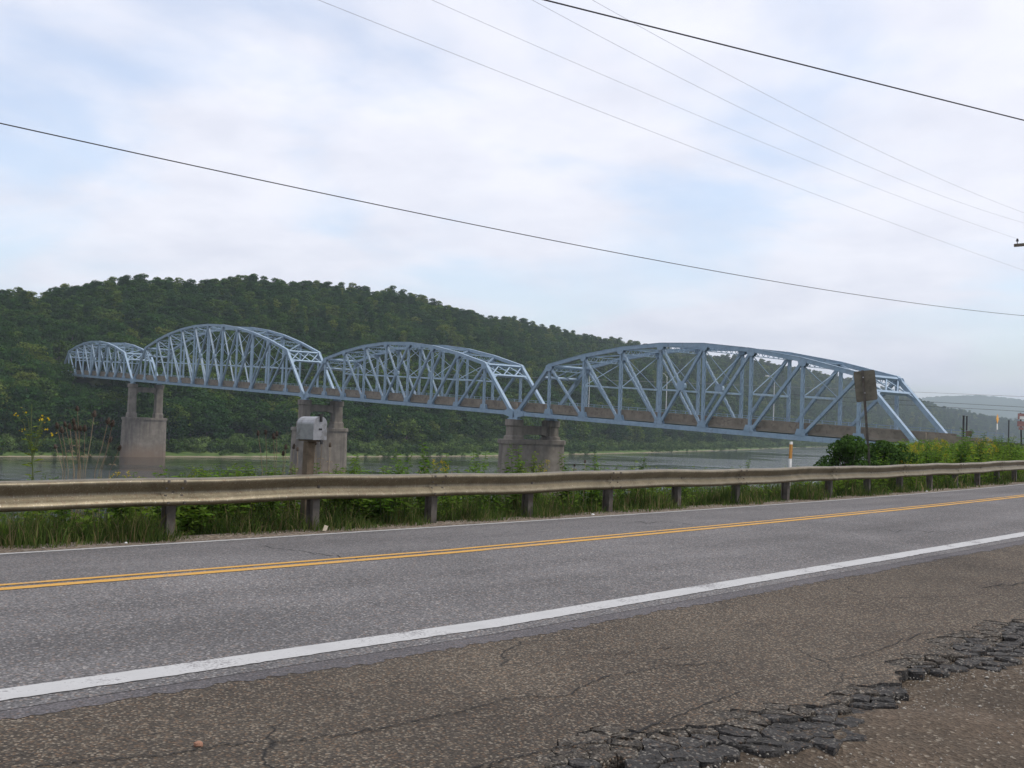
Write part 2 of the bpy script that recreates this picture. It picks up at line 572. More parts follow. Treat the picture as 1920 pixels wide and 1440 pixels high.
def dirt_mat():
    m, nt, out = new_mat('dirt')
    p = world_pos(nt)
    n1 = noise(nt, p, 1.3, 7, 0.65)
    c = ramp(nt, n1, [(0.30, (0.052, 0.041, 0.030)), (0.52, (0.092, 0.070, 0.050)), (0.72, (0.125, 0.092, 0.066))])
    vo = nt.nodes.new('ShaderNodeTexVoronoi'); vo.inputs['Scale'].default_value = 55
    nt.links.new(p, vo.inputs['Vector'])
    s_ = nt.nodes.new('ShaderNodeSeparateColor')
    nt.links.new(vo.outputs['Color'], s_.inputs[0])
    c = mix(nt, ramp(nt, s_.outputs[0], [(0.92, 0.0), (0.96, 0.6)]), c, (0.26, 0.225, 0.175))
    c = mix(nt, 0.6, c, mix(nt, 1.0, c, ramp(nt, s_.outputs[1], [(0, 0.5), (1, 1.5)]), 'MULTIPLY'))
    hs = mix(nt, 0.6, noise(nt, p, 14, 6, 0.7), vo.outputs['Distance'])
    principled(nt, out, c, 0.95, 0, hs, 0.02, 1.0, spec=0.2)
    return m


M['dirt'] = dirt_mat()


def paint_mat(name, c, wear):
    m, nt, out = new_mat(name)
    uv = coords(nt, 'UV')
    n1 = noise(nt, uv, 45, 4, 0.7)
    n2 = noise(nt, uv, 2.5, 4, 0.6)
    ad = nt.nodes.new('ShaderNodeMath'); ad.operation = 'ADD'
    nt.links.new(n1, ad.inputs[0]); nt.links.new(n2, ad.inputs[1])
    f = ramp(nt, ad.outputs[0], [(1.0 / 2, 1.0), (0.5 + 0.01, 1.0)])
    mr = nt.nodes.new('ShaderNodeMapRange')
    mr.inputs['From Min'].default_value = 1.12 - wear
    mr.inputs['From Max'].default_value = 1.30 - wear
    nt.links.new(ad.outputs[0], mr.inputs['Value'])
    cc = mix(nt, mr.outputs[0], c, (0.16, 0.15, 0.15))
    cc = mix(nt, 1.0, cc, ramp(nt, n2, [(0.3, 0.85), (0.7, 1.05)]), 'MULTIPLY')
    principled(nt, out, cc, 0.7, spec=0.3)
    return m


M['white_line'] = paint_mat('white_road_paint', (0.47, 0.465, 0.455), 0.05)
M['white_line_thin'] = paint_mat('worn_white_road_paint', (0.50, 0.49, 0.47), 0.06)
M['yellow_line'] = paint_mat('yellow_road_paint', (0.58, 0.31, 0.05), 0.06)


def ground_mat(name, cols, scale):
    m, nt, out = new_mat(name)
    p = world_pos(nt)
    n1 = noise(nt, p, scale, 8, 0.65)
    k = len(cols)
    c = ramp(nt, n1, [(0.3 + 0.4 * i / (k - 1), cc) for i, cc in enumerate(cols)])
    principled(nt, out, c, 0.95, 0, noise(nt, p, scale * 6, 5), 0.05, 0.8, spec=0.1)
    return m


M['bank'] = ground_mat('weedy_bank', [(0.045, 0.055, 0.022), (0.075, 0.10, 0.03), (0.10, 0.12, 0.04)], 0.8)
M['forest_floor'] = ground_mat('forest_floor', [(0.028, 0.035, 0.016), (0.045, 0.06, 0.022)], 0.05)
M['far_forest'] = ground_mat('distant_forest', [(0.035, 0.06, 0.022), (0.055, 0.085, 0.03)], 0.012)


def shore_mat():
    """grassy river bank with a thin strip of pale mud and stones at the water's edge"""
    m, nt, out = new_mat('far_bank_grass')
    p = world_pos(nt)
    n1 = noise(nt, p, 0.12, 7, 0.65)
    c = ramp(nt, n1, [(0.3, (0.050, 0.085, 0.024)), (0.5, (0.085, 0.135, 0.034)), (0.7, (0.125, 0.165, 0.05))])
    g = nt.nodes.new('ShaderNodeNewGeometry')
    sx = nt.nodes.new('ShaderNodeSeparateXYZ')
    nt.links.new(g.outputs['Position'], sx.inputs[0])
    ad = nt.nodes.new('ShaderNodeMath'); ad.operation = 'MULTIPLY_ADD'
    nt.links.new(noise(nt, p, 0.25, 4), ad.inputs[0]); ad.inputs[1].default_value = 0.9
    nt.links.new(sx.outputs['Z'], ad.inputs[2])
    mr = nt.nodes.new('ShaderNodeMapRange')
    mr.inputs['From Min'].default_value = -14.42; mr.inputs['From Max'].default_value = -14.25
    mr.inputs['To Min'].default_value = 1.0; mr.inputs['To Max'].default_value = 0.0
    nt.links.new(ad.outputs[0], mr.inputs['Value'])
    c = mix(nt, mr.outputs[0], c, (0.27, 0.225, 0.16))
    principled(nt, out, c, 0.95, spec=0.1)
    return m


M['shore'] = shore_mat()


def water_mat():
    m, nt, out = new_mat('river_water')
    p1 = world_pos(nt, (0.45, 0.30, 0.3))
    p2 = world_pos(nt, (0.06, 0.10, 0.05))
    p3 = world_pos(nt, (0.010, 0.022, 0.012))
    n1 = noise(nt, p1, 1.0, 4, 0.6)
    n2 = noise(nt, p2, 1.0, 3, 0.5)
    amp = ramp(nt, noise(nt, p3, 1.0, 3, 0.5, 0.5), [(0.44, 0.16), (0.60, 1.0)])
    h = mix(nt, 1.0, mix(nt, 0.35, n1, n2), amp, 'MULTIPLY')
    b = principled(nt, out, (0.022, 0.025, 0.019), 0.05, 0, h, 1.9, 0.9, spec=0.5)
    b.inputs['IOR'].default_value = 1.33
    return m


M['water'] = water_mat()

# ------------------------------------------------------------------ road geometry
C0, TH, KAP, K2, ZA, ZB = 8.2995, 0.7953, 0.00039, 0.00011, -0.0001, 0.00019
U = np.array([math.cos(TH), math.sin(TH)]); NN = np.array([-U[1], U[0]])
W_NEAR, W_FAR, OFF_RAIL = 3.11, 2.90, 3.69


def gcurve(s):
    s = np.asarray(s, float)
    sc = np.clip(s, -12, 46)
    g = KAP * sc ** 2 / 2 + K2 * sc ** 3 / 6
    return g + (KAP * sc + K2 * sc ** 2 / 2) * (s - sc)


def zprof(s):
    s = np.asarray(s, float)
    sc = np.clip(s, -12, 46)
    return ZA * sc + ZB * sc ** 2 / 2 + (ZA + ZB * sc) * (s - sc)


def road_z(s, off):
    s = np.asarray(s, float); off = np.asarray(off, float)
    zn = -1.362 + np.interp(s, [1.8, 5.2, 9.3, 17, 30], [0, -0.021, 0.012, 0.054, 0.09])
    zc = -1.3675 + np.interp(s, [1.8, 7.6, 14, 30, 50], [0, -0.02, 0.008, 0.07, 0.10])
    zf = -1.523 + 0 * s
    zs = zn - 0.02
    o = [-7.0, -W_NEAR, 0, W_FAR, 3.7]
    k = np.clip(np.searchsorted(o, off) - 1, 0, 3)
    za = np.choose(k, [zs, zn, zc, zf])
    zb = np.choose(k, [zn, zc, zf, zf - 0.04])
    oa = np.take(o, k); ob = np.take(o, np.minimum(k + 1, 4))
    t = np.clip((off - oa) / (ob - oa), 0, 1)
    return za + (zb - za) * t + zprof(s)


def RP(s, off, dz=0.0):
    s = np.asarray(s, float); off = np.asarray(off, float)
    s, off = np.broadcast_arrays(s, off)
    c = C0 + off + gcurve(s)
    return np.stack([NN[0] * c + U[0] * s, NN[1] * c + U[1] * s, road_z(s, off) + dz], -1)


def so_of(x, y):
    s = U[0] * x + U[1] * y
    return s, NN[0] * x + NN[1] * y - C0 - gcurve(s)


def s_at(px, off, dz=0.0):
    """distance along the road at which the line 'off' shows at picture column px"""
    ss = np.linspace(-6, 90, 3000)
    P = RP(ss, np.full_like(ss, off), dz)
    c = P @ CM.T
    x = np.where(c[:, 2] > 0.5, 960 + F * c[:, 0] / c[:, 2], -1e5)
    i = int(np.argmax(x > px))
    return float(ss[i])


# bridge axes
AZ, GR = 2.2445, 0.037
BX, BY, BZ = 46.999, 122.652, -1.338
BD = np.array([math.cos(AZ), math.sin(AZ)]); BN = np.array([BD[1], -BD[0]])
BW, BL, BLB, GAP = 8.154, 8.2, 9.157, 1.06


def BP(t, v, z):
    return np.array([BX + BD[0] * t + BN[0] * v, BY + BD[1] * t + BN[1] * v, BZ + GR * t + z])


def tv_of(x, y):
    dx = x - BX; dy = y - BY
    return dx * BD[0] + dy * BD[1], dx * BN[0] + dy * BN[1]


S_ROWS = np.r_[np.arange(-60, -10, 2.0), np.arange(-10, 60, 0.25), np.arange(60, 180, 3.0)]


def strip(name, offs, mat, dz=0.0, rows=S_ROWS, wob=None, kind='structure', parent=None):
    offs = np.asarray(offs, float)
    Sg, Og = np.meshgrid(rows, offs, indexing='ij')
    if wob is not None:
        Og = Og + wob(Sg, Og)
    P = RP(Sg, Og, dz)
    uv = np.stack([Sg, Og], -1)
    o = obj(name, grid_mesh(name, P[:, ::-1], uv[:, ::-1]), mat, parent)
    if kind:
        o['kind'] = kind
    return o


road = strip('road', [-3.36, -3.0, -2.4, -1.6, -0.8, 0, 0.8, 1.6, 2.4, 2.9, 3.02], M['asphalt'])
strip('gravel_verge', [3.0, 3.2, 3.4, 3.6, 3.9], M['gravel'], dz=-0.006,
      wob=lambda s, o: 0.05 * np.sin(s * 1.7 + 3 * np.sin(s * .6)) * (o < 3.1))
fine = np.r_[np.arange(-40, 0, 0.5), np.arange(0, 22, 0.02), np.arange(22, 60, 0.1), np.arange(60, 170, 2)]
_r = np.random.default_rng(3)


def ragged(amp):
    cache = {}

    def f(s, o):
        out = np.zeros_like(s)
        for j in range(s.shape[1]):
            x = _r.normal(size=s.shape[0])
            x = np.convolve(x, [.25, .5, .25], 'same')
            slow = np.interp(s[:, j], np.arange(-60, 180, .7), _r.normal(size=343))
            out[:, j] = amp * (x + 0.5 * slow) * (0.25 if j % 2 else 1.0)
        return out
    return f


strip('edge_line', [-3.215, -3.005], M['white_line'], 0.004, fine, ragged(0.006))
strip('edge_line', [2.83, 2.94], M['white_line_thin'], 0.004, fine, ragged(0.005))
strip('centre_line', [-0.165, -0.055], M['yellow_line'], 0.004, fine, ragged(0.003))
strip('centre_line', [0.055, 0.165], M['yellow_line'], 0.004, fine, ragged(0.003))
# the older, darker strip of sealed asphalt along the white line
strip('seal_strip', [-3.52, -3.34], M['seal'], -0.002, fine, ragged(0.03))

# shoulder with its crumbled edge
shoulder = strip('road_shoulder', [-5.0, -4.6, -4.2, -3.8, -3.4], M['shoulder'], -0.004)
SH0, SH1 = 2.4, 10.4
for a, b in ((-60, SH0), (SH1, 180)):
    rows = np.arange(a, b + .01, 0.4) if b < 20 else np.r_[np.arange(a, 60, 0.4), np.arange(60, b, 4)]
    rows[-1] = b
    strip('shoulder_edge', [-5.72, -5.3, -5.0], M['shoulder'], -0.004, rows,
          lambda s, o: (o < -5.5) * 0.12 * np.sin(s * 2.1 + 2 * np.sin(s * 5.3)), None, shoulder)


def clip_poly(poly, p, nrm):
    out = []
    n = len(poly)
    for i in range(n):
        a = poly[i]; b = poly[(i + 1) % n]
        da = (a - p) @ nrm; db = (b - p) @ nrm
        if da <= 0: out.append(a)
        if (da < 0 < db) or (db < 0 < da):
            out.append(a + (b - a) * (da / (da - db)))
    return out


cell = 0.135
sites = []
for i, s in enumerate(np.arange(SH0 - .3, SH1 + .4, cell)):
    for j, o in enumerate(np.arange(-6.35, -4.8, cell * 0.86)):
        sites.append((s + rng.uniform(-.42, .42) * cell + (j % 2) * cell / 2, o + rng.uniform(-.42, .42) * cell))
sites = np.array(sites)
shb = MB(); shb_uv = []; skirt = MB()
n_chunk = 0
for k, c in enumerate(sites):
    if not (SH0 - .05 < c[0] < SH1 + .05) or c[1] > -4.75:
        continue
    edge = -5.74 + 0.13 * math.sin(c[0] * 2.3) + 0.07 * math.sin(c[0] * 6.1 + 1)
    solid = -5.40 + 0.16 * math.sin(c[0] * 1.55 + 2.2) + 0.07 * math.sin(c[0] * 7)
    if c[1] < edge:
        continue
    poly = [c + np.array(q) * 0.5 for q in ((-1, -1), (1, -1), (1, 1), (-1, 1))]
    dd = np.hypot(*(sites - c).T)
    for j in np.argsort(dd)[1:22]:
        poly = clip_poly(poly, (c + sites[j]) / 2, sites[j] - c)
    for p_, n_ in (((SH0, 0), (-1, 0)), ((SH1, 0), (1, 0)), ((0, -5.0), (0, 1))):
        if len(poly) >= 3:
            poly = clip_poly(poly, np.array(p_, float), np.array(n_, float))
    if len(poly) < 3:
        continue
    poly = np.array(poly)
    cen = poly.mean(0)
    if c[1] > solid:
        P = RP(poly[:, 0], poly[:, 1], -0.004)
        shb.add(P, [tuple(range(len(P)))]); shb_uv += [tuple(q) for q in poly]
        # skirt so that the broken edge has thickness
        Q = P - np.array([0, 0, 0.06]); o_ = len(P)
        skirt.add(list(P - np.array([0, 0, .001])) + list(Q), [(i, (i + 1) % o_, o_ + (i + 1) % o_, o_ + i)[::-1] for i in range(o_)])
        continue
    depth = (solid - c[1]) / max(0.1, solid - edge)
    shrink = 0.975 - 0.10 * depth * rng.random()
    if depth > .35 and rng.random() < .05:
        continue
    dz = -0.004 - 0.026 * depth ** 1.3 - 0.014 * rng.random() * depth
    tilt = rng.normal(0, 0.05, 2) * (0.25 + depth)
    m = MB(); uvl = []
    ang = np.arctan2(poly[:, 1] - cen[1], poly[:, 0] - cen[0])
    # subdivide outline a little for a rough break
    ring = []
    for i in range(len(poly)):
        a = poly[i]; b = poly[(i + 1) % len(poly)]
        ring.append(a)
        ring.append((a + b) / 2 + rng.normal(0, 0.009, 2))
    ring = np.array(ring)
    low = cen + (ring - cen) * shrink
    top = cen + (ring - cen) * (shrink - rng.uniform(.03, .07))
    mid = cen + (ring - cen) * (shrink - 0.45)
    def lift(R, e):
        P = RP(R[:, 0], R[:, 1], 0)
        P[:, 2] += dz + e + (R - cen) @ tilt
        return P
    n_ = len(ring)
    V = np.r_[lift(low, -0.075), lift(low, -0.010) + rng.normal(0, .003, (n_, 3)), lift(top, 0.0) + rng.normal(0, .003, (n_, 3)), lift(mid, 0.001) + rng.normal(0, .0025, (n_, 3))]
    Fs = [(i, (i + 1) % n_, n_ + (i + 1) % n_, n_ + i) for i in range(n_)]
    Fs += [(n_ + i, n_ + (i + 1) % n_, 2 * n_ + (i + 1) % n_, 2 * n_ + i) for i in range(n_)]
    Fs += [(2 * n_ + i, 2 * n_ + (i + 1) % n_, 3 * n_ + (i + 1) % n_, 3 * n_ + i) for i in range(n_)]
    Fs += [tuple(range(3 * n_, 4 * n_))]
    m.add(V, Fs)
    uvs = np.r_[low, low, top, mid]
    o = m.build('asphalt_chunk', M['piece'] if depth < .28 + .2 * rng.random() else M['chunk'], shoulder)
    l = o.data.uv_layers.new(name='UVMap')
    li = np.zeros(len(o.data.loops), np.int32); o.data.loops.foreach_get('vertex_index', li)
    l.data.foreach_set('uv', uvs[li].astype(np.float32).ravel())
    n_chunk += 1
skirt.build('broken_face', M['chunk'], shoulder)
o = shb.build('shoulder_edge', M['shoulder'], shoulder)
l = o.data.uv_layers.new(name='UVMap')
li = np.zeros(len(o.data.loops), np.int32); o.data.loops.foreach_get('vertex_index', li)
l.data.foreach_set('uv', np.array(shb_uv, np.float32)[li].ravel())

# long hairline cracks
M['crack'] = var_mat('crack_black', (0.010, 0.009, 0.008), (0.018, 0.016, 0.014), 30, 0.95)  # near-black colour of the flat ribbons drawn as worn pavement cracks
def crack(pts_, w, parent, seed):
    rn = np.random.default_rng(seed)
    P = []
    for (x0, y0), (x1, y1) in zip(pts_[:-1], pts_[1:]):
        k = max(2, int(math.hypot(x1 - x0, y1 - y0) / 9))
        for i in range(k):
            t = i / k
            P.append((x0 + (x1 - x0) * t + rn.normal(0, 1.6), y0 + (y1 - y0) * t + rn.normal(0, 1.5)))
    P.append(pts_[-1])
    G = []
    for x, y in P:
        z = -1.38
        for _ in range(4):
            r = ray(x, y); p = r * (z / r[2]); s_, o_ = so_of(p[0], p[1]); z = float(road_z(s_, o_))
        G.append(np.array([p[0], p[1], z + .0015]))
    mb = MB(); V = []
    n = len(G)
    for i, g in enumerate(G):
        a = G[min(i + 1, n - 1)] - G[max(i - 1, 0)]; sd_ = np.array([-a[1], a[0], 0]); sd_ /= np.linalg.norm(sd_)
        ww = w * rn.uniform(.35, 1.3) * (.25 if i in (0, n - 1) else 1)
        V += [g - sd_ * ww / 2, g + sd_ * ww / 2]
    mb.add(V, [(2 * i, 2 * i + 2, 2 * i + 3, 2 * i + 1) for i in range(n - 1)])
    mb.build('crack', M['crack'], parent)


crack([(488, 1024), (560, 1032), (600, 1040), (660, 1046), (690, 1053)], .018, road, 1)
crack([(1190, 981), (1240, 979), (1300, 984)], .02, road, 2)
crack([(1640, 992), (1720, 996), (1800, 998)], .02, road, 3)
crack([(60, 1436), (160, 1427), (300, 1416), (420, 1395), (550, 1388), (700, 1368), (850, 1336), (960, 1308), (1060, 1303), (1130, 1270), (1250, 1249), (1370, 1241)], .009, shoulder, 4)
crack([(880, 1440), (1010, 1410), (1180, 1378), (1320, 1322), (1390, 1296)], .009, shoulder, 5)
crack([(1180, 1378), (1240, 1352), (1300, 1360)], .008, shoulder, 6)
crack([(1070, 1440), (1030, 1420), (1150, 1395), (1260, 1392)], .008, shoulder, 7)
crack([(1560, 1238), (1640, 1222), (1720, 1190), (1800, 1182)], .009, shoulder, 8)
crack([(1840, 1102), (1880, 1096), (1925, 1091)], .014, shoulder, 9)
crack([(1140, 1228), (1220, 1218), (1290, 1212)], .008, shoulder, 10)

# dirt beyond the shoulder, on the camera's side
rows = np.r_[np.arange(-60, 0, 3), np.arange(0, 14, 0.12), np.arange(14, 180, 4)]
offs = np.r_[-70, -45, -25, -15, -10, -8.5, np.arange(-7.6, -4.4, 0.12), -4.3]
Sg, Og = np.meshgrid(rows, offs, indexing='ij')
bump = 0.014 * np.sin(Sg * 3.1 + 2 * np.sin(Og * 2.3)) + 0.010 * np.sin(Og * 5.7 + Sg * 1.9) + 0.006 * np.sin(Sg * 9 + Og * 7)
P = RP(Sg, Og, 0)
inr = np.clip(np.minimum(Sg - SH0 + .3, SH1 + .3 - Sg) / .6, 0, 1)
P[..., 2] += -0.018 - (0.057 - .022 * np.clip((-5.45 - Og) / .2, 0, 1)) * inr + bump * (Og < -5.2) * (0.35 + .65 * inr) - 0.03 * np.clip(-5.8 - Og, 0, 1) - 0.004 * np.clip(-7 - Og, 0, 60)
o = obj('dirt', grid_mesh('dirt', P[:, ::-1]), M['dirt']); o['kind'] = 'structure'

# loose stones on the dirt and along the crumbled edge
pv = []; pf = []
octv = np.array([(1, 0, 0), (0, 1, 0), (-1, 0, 0), (0, -1, 0), (0, 0, 1), (0, 0, -1)], float)
octf = np.array([(0, 1, 4), (1, 2, 4), (2, 3, 4), (3, 0, 4), (1, 0, 5), (2, 1, 5), (3, 2, 5), (0, 3, 5)])
for i in range(2600):
    s = rng.uniform(2.6, 10); oo = -5.55 - abs(rng.normal(0, 0.55))
    r = rng.uniform(0.003, 0.008) * (2.2 if rng.random() < 0.06 else 1)
    p = RP(s, oo, -0.046 - 0.03 * max(0, -5.8 - oo))
    vv = octv * r * rng.uniform(0.6, 1.3, (6, 1)) * np.array([1, 1, 0.65])
    th = rng.uniform(0, 6.28); R_ = np.array([[math.cos(th), -math.sin(th), 0], [math.sin(th), math.cos(th), 0], [0, 0, 1]])
    pf.append(octf + 6 * len(pv)); pv.append(vv @ R_.T + p)
o = obj('loose_gravel', np_mesh('loose_gravel', np.concatenate(pv), tris=np.concatenate(pf)), M['rock'])
tag(o, 'small loose stones scattered on the dirt beside the crumbled asphalt', 'gravel', kind='stuff')


def stone(name, px, py, r, mat, label, z=-1.37):
    rr = ray(px, py); p = rr * (z / rr[2])
    s, of = so_of(p[0], p[1]); p[2] = float(road_z(s, of))
    m = MB()
    n = 7
    rn = np.random.default_rng(int(px))
    rings = []
    for k_, (q, h) in enumerate(((0.8, -0.15), (1.0, 0.2), (0.75, 0.55), (0.3, 0.75))):
        rings.append([(q * r * math.cos(6.283 * j / n) * rn.uniform(.8, 1.2), q * r * math.sin(6.283 * j / n) * rn.uniform(.8, 1.2), h * r * rn.uniform(.85, 1.1)) for j in range(n)])
    V = [v for R_ in rings for v in R_]
    Fs = [(i * n + j, i * n + (j + 1) % n, (i + 1) * n + (j + 1) % n, (i + 1) * n + j) for i in range(3) for j in range(n)] + [tuple(range(3 * n, 4 * n))]
    m.add([np.array(v) + p for v in V], Fs)
    return tag(m.build(name, mat), label, 'stone')


stone('stone', 372, 1397, 0.022, M['redrock'], 'reddish stone lying on the asphalt shoulder')

# ------------------------------------------------------------------ near bank
def bank_z(s, off, x, y):
    e = 8.5 + np.clip(s - 31, 0, 90) * 0.25                    # where the ground starts to fall to the river
    z = -1.70 + zprof(s) * 0.9 - 0.05 * np.clip(off - 3.7, 0, 3)
    z = z - np.clip(off - e, 0, None) * 0.42
    z = np.maximum(z, -19)
    t, v = tv_of(x, y)
    top = -0.72 - 0.012 * np.clip(-t, 0, 200)                  # fill that carries the bridge approach
    dv = np.maximum(np.maximum(-2.4 - v, v - (BW + 3.2)), 0)
    dt = np.maximum(t - 0.2, 0)
    emb = top - 0.5 * np.hypot(dv, dt * 1.4)
    return np.maximum(z, emb)


rows = np.r_[np.arange(-70, -8, 3.0), np.arange(-8, 60, 0.5), np.arange(60, 260, 2.0)]
offs = np.r_[3.55, 3.8, 4.2, 4.8, 5.5, 6.2, np.arange(7, 80, 1.2), 90, 110, 140, 200]
Sg, Og = np.meshgrid(rows, offs, indexing='ij')
P = RP(Sg, Og, 0)
zb = bank_z(Sg, Og, P[..., 0], P[..., 1]) + 0.05 * np.sin(Sg * 1.3 + Og) + 0.04 * np.sin(Sg * .7 - 2 * Og)
k_ = np.clip((Og - 3.55) / 0.9, 0, 1)
P[..., 2] = (P[..., 2] - 0.03) * (1 - k_) + zb * k_
o = obj('river_bank', grid_mesh('river_bank', P[:, ::-1]), M['bank']); o['kind'] = 'structure'


def bank_pt(s, off, dz=0.0):
    p = RP(s, off, 0)
    z1 = float(bank_z(s, off, p[0], p[1]))
    k_ = min(1, max(0, (off - 3.55) / 0.9))
    return np.array([p[0], p[1], (p[2] - 0.03) * (1 - k_) + z1 * k_ + dz])


# ------------------------------------------------------------------ river, far bank, hills
m = MB(); m.add([(-900, -300, -15), (2600, -300, -15), (2600, 5200, -15), (-900, 5200, -15)], [(0, 1, 2, 3)])
o = m.build('river', M['water']); o['kind'] = 'structure'
m = MB(); m.add([(-3500, -900, -20), (6500, -900, -20), (6500, 7500, -20), (-3500, 7500, -20)], [(0, 1, 2, 3)])
o = m.build('ground', M['far_forest']); o['kind'] = 'structure'

SH = np.array([(-430, -30), (-195, 236), (-140, 294), (-112, 326), (-58, 386), (-13, 442), (26, 512), (92, 637), (177, 810), (328, 1135), (538, 1461), (958, 2047), (1500, 2500)], float)
seg = np.r_[0, np.cumsum(np.hypot(*np.diff(SH, axis=0).T))]
QS = np.arange(0, seg[-1], 10.0)
SPT = np.c_[np.interp(QS, seg, SH[:, 0]), np.interp(QS, seg, SH[:, 1])]
for _ in range(30):
    SPT[1:-1] = .25 * SPT[:-2] + .5 * SPT[1:-1] + .25 * SPT[2:]
T_ = np.gradient(SPT, axis=0); T_ /= np.linalg.norm(T_, axis=1)[:, None]
SNO = np.c_[-T_[:, 1], T_[:, 0]]
for _ in range(40):
    SNO[1:-1] = .25 * SNO[:-2] + .5 * SNO[1:-1] + .25 * SNO[2:]
SNO /= np.linalg.norm(SNO, axis=1)[:, None]
KQ = np.array([0, 250, 350, 420, 480, 550, 650, 780, 950, 1150, 1350, 1600, 1900, 2300, 2600, 3200.])
KH = -2.5 + np.array([54.0, 45.0, 36.5, 31.0, 32.0, 44.0, 59.0, 64.0, 63.0, 66.5, 73.5, 79.0, 78.0, 63.5, 44, 10])
DR = 150.0


def hill_xyz(q, d):
    q = np.asarray(q, float); d = np.asarray(d, float)
    x = np.interp(q, QS, SPT[:, 0]) + np.interp(q, QS, SNO[:, 0]) * d
    y = np.interp(q, QS, SPT[:, 1]) + np.interp(q, QS, SNO[:, 1]) * d
    h = np.interp(q, KQ, KH)
    t = np.clip((d - 14) / (DR - 14), 0, 1)
    z = -15.4 + np.clip(d, -40, 14) * .17 + (h + 13) * (np.sin(t * math.pi / 2) ** 1.15 * .75 + .25 * t) - np.maximum(d - DR, 0) * .03
    z = z + np.clip(d - 14, 0, 30) / 30 * (1.6 * np.sin(q * .031 + d * .02) + 1.1 * np.sin(q * .083 - d * .05))
    t_, v_ = tv_of(x, y)
    cut = (v_ > -7) & (v_ < BW + 7) & (t_ > 262) & (t_ < 352)
    z = np.where(cut, np.minimum(z, BZ + GR * np.minimum(t_, 336) - 1.2 + 2.2 * (t_ > 338)), z)
    return np.stack([x, y, z], -1)


dsv = np.r_[-40, -15, -6, -2, 0, 2, 4, 7, 10, 14, np.arange(20, 200, 6), 230, 280, 350, 450]
Qg, Dg = np.meshgrid(np.r_[np.arange(0, 700, 5), np.arange(700, seg[-1] - 15, 15)], dsv, indexing='ij')
Ph = hill_xyz(Qg, Dg)
i14 = list(dsv).index(20)
o = obj('far_bank', grid_mesh('far_bank', Ph[:, :i14 + 1]), M['shore'], None, True); o['kind'] = 'structure'
o = obj('hill', grid_mesh('hill', Ph[:, i14:]), M['forest_floor'], None, True); o['kind'] = 'structure'

# distant ridges up the valley: crowns as fine uneven relief
def ridge(name, pts, Y0, depth, base):
    xs = np.linspace(pts[0][0], pts[-1][0], 420)
    ys = np.interp(xs, [p[0] for p in pts], [p[1] for p in pts])
    rn = np.random.default_rng(int(Y0))
    rows = 26
    P = np.zeros((len(xs), rows, 3))
    for j in range(rows):
        t = j / (rows - 1)
        Y = Y0 + depth * t
        for i, (x, y) in enumerate(zip(xs, ys)):
            r = at(x, y, Y0 + depth)
            zt = r[2]
            X = r[0] / (Y0 + depth) * Y
            prof = math.sin(min(1, t * 1.02) * math.pi / 2) ** 1.1
            P[i, j] = (X, Y, base + (zt - base) * prof + rn.normal(0, 3.2) * (0.3 + 0.7 * t) + 10 * math.sin(i * .06 + j * .5) * t * (1 - t))
    back = P[:, -1:].copy(); back[:, :, 1] += 500; back[:, :, 2] = base
    P = np.concatenate([P, back], 1)
    o = obj(name, grid_mesh(name, P), M['far_forest'], None, False)
    o['kind'] = 'structure'
    return o


ridge('distant_hill', [(900, 752), (1500, 752), (1640, 756), (1700, 750), (1740, 746), (1780, 743.5), (1830, 742), (1870, 744.5), (1910, 750), (1960, 757), (2100, 772), (2400, 790)], 4900, 800, -19)
ridge('distant_spur', [(1500, 812), (1640, 808), (1760, 806), (1820, 798), (1880, 788), (1930, 779), (2010, 770), (2140, 764), (2400, 770)], 3500, 500, -19)


# ------------------------------------------------------------------ trees
def leaf_cloud(lobes, count, size, seed, flat=0.0):
    """rhombic leaf clumps spread over and through a set of ellipsoid lobes -> verts, quads"""
    rn = np.random.default_rng(seed)
    vol = np.array([l[3] * l[4] for l in lobes]) ** 1.0
    pick = rn.choice(len(lobes), count, p=vol / vol.sum())
    L = np.array(lobes)[pick]
    d = rn.normal(size=(count, 3)); d[:, 2] += 0.25
    d /= np.linalg.norm(d, axis=1)[:, None]
    r = rn.uniform(0.72, 1.04, count) ** 0.7
    c = L[:, :3] + d * np.c_[L[:, 3], L[:, 3], L[:, 4]] * r[:, None]
    nrm = d + rn.normal(0, 0.34, (count, 3)); nrm[:, 2] += 0.12
    nrm /= np.linalg.norm(nrm, axis=1)[:, None]
    a = np.cross(nrm, rn.normal(size=(count, 3))); a /= np.linalg.norm(a, axis=1)[:, None]
    b = np.cross(nrm, a)
    s = size * rn.uniform(0.6, 1.35, (count, 1))
    w = rn.uniform(0.45, 0.8, (count, 1))
    V = np.stack([c - a * s, c + b * s * w - nrm * s * .15, c + a * s, c - b * s * w - nrm * s * .15], 1).reshape(-1, 3)
    Q = np.arange(count * 4).reshape(-1, 4)
    return V, Q


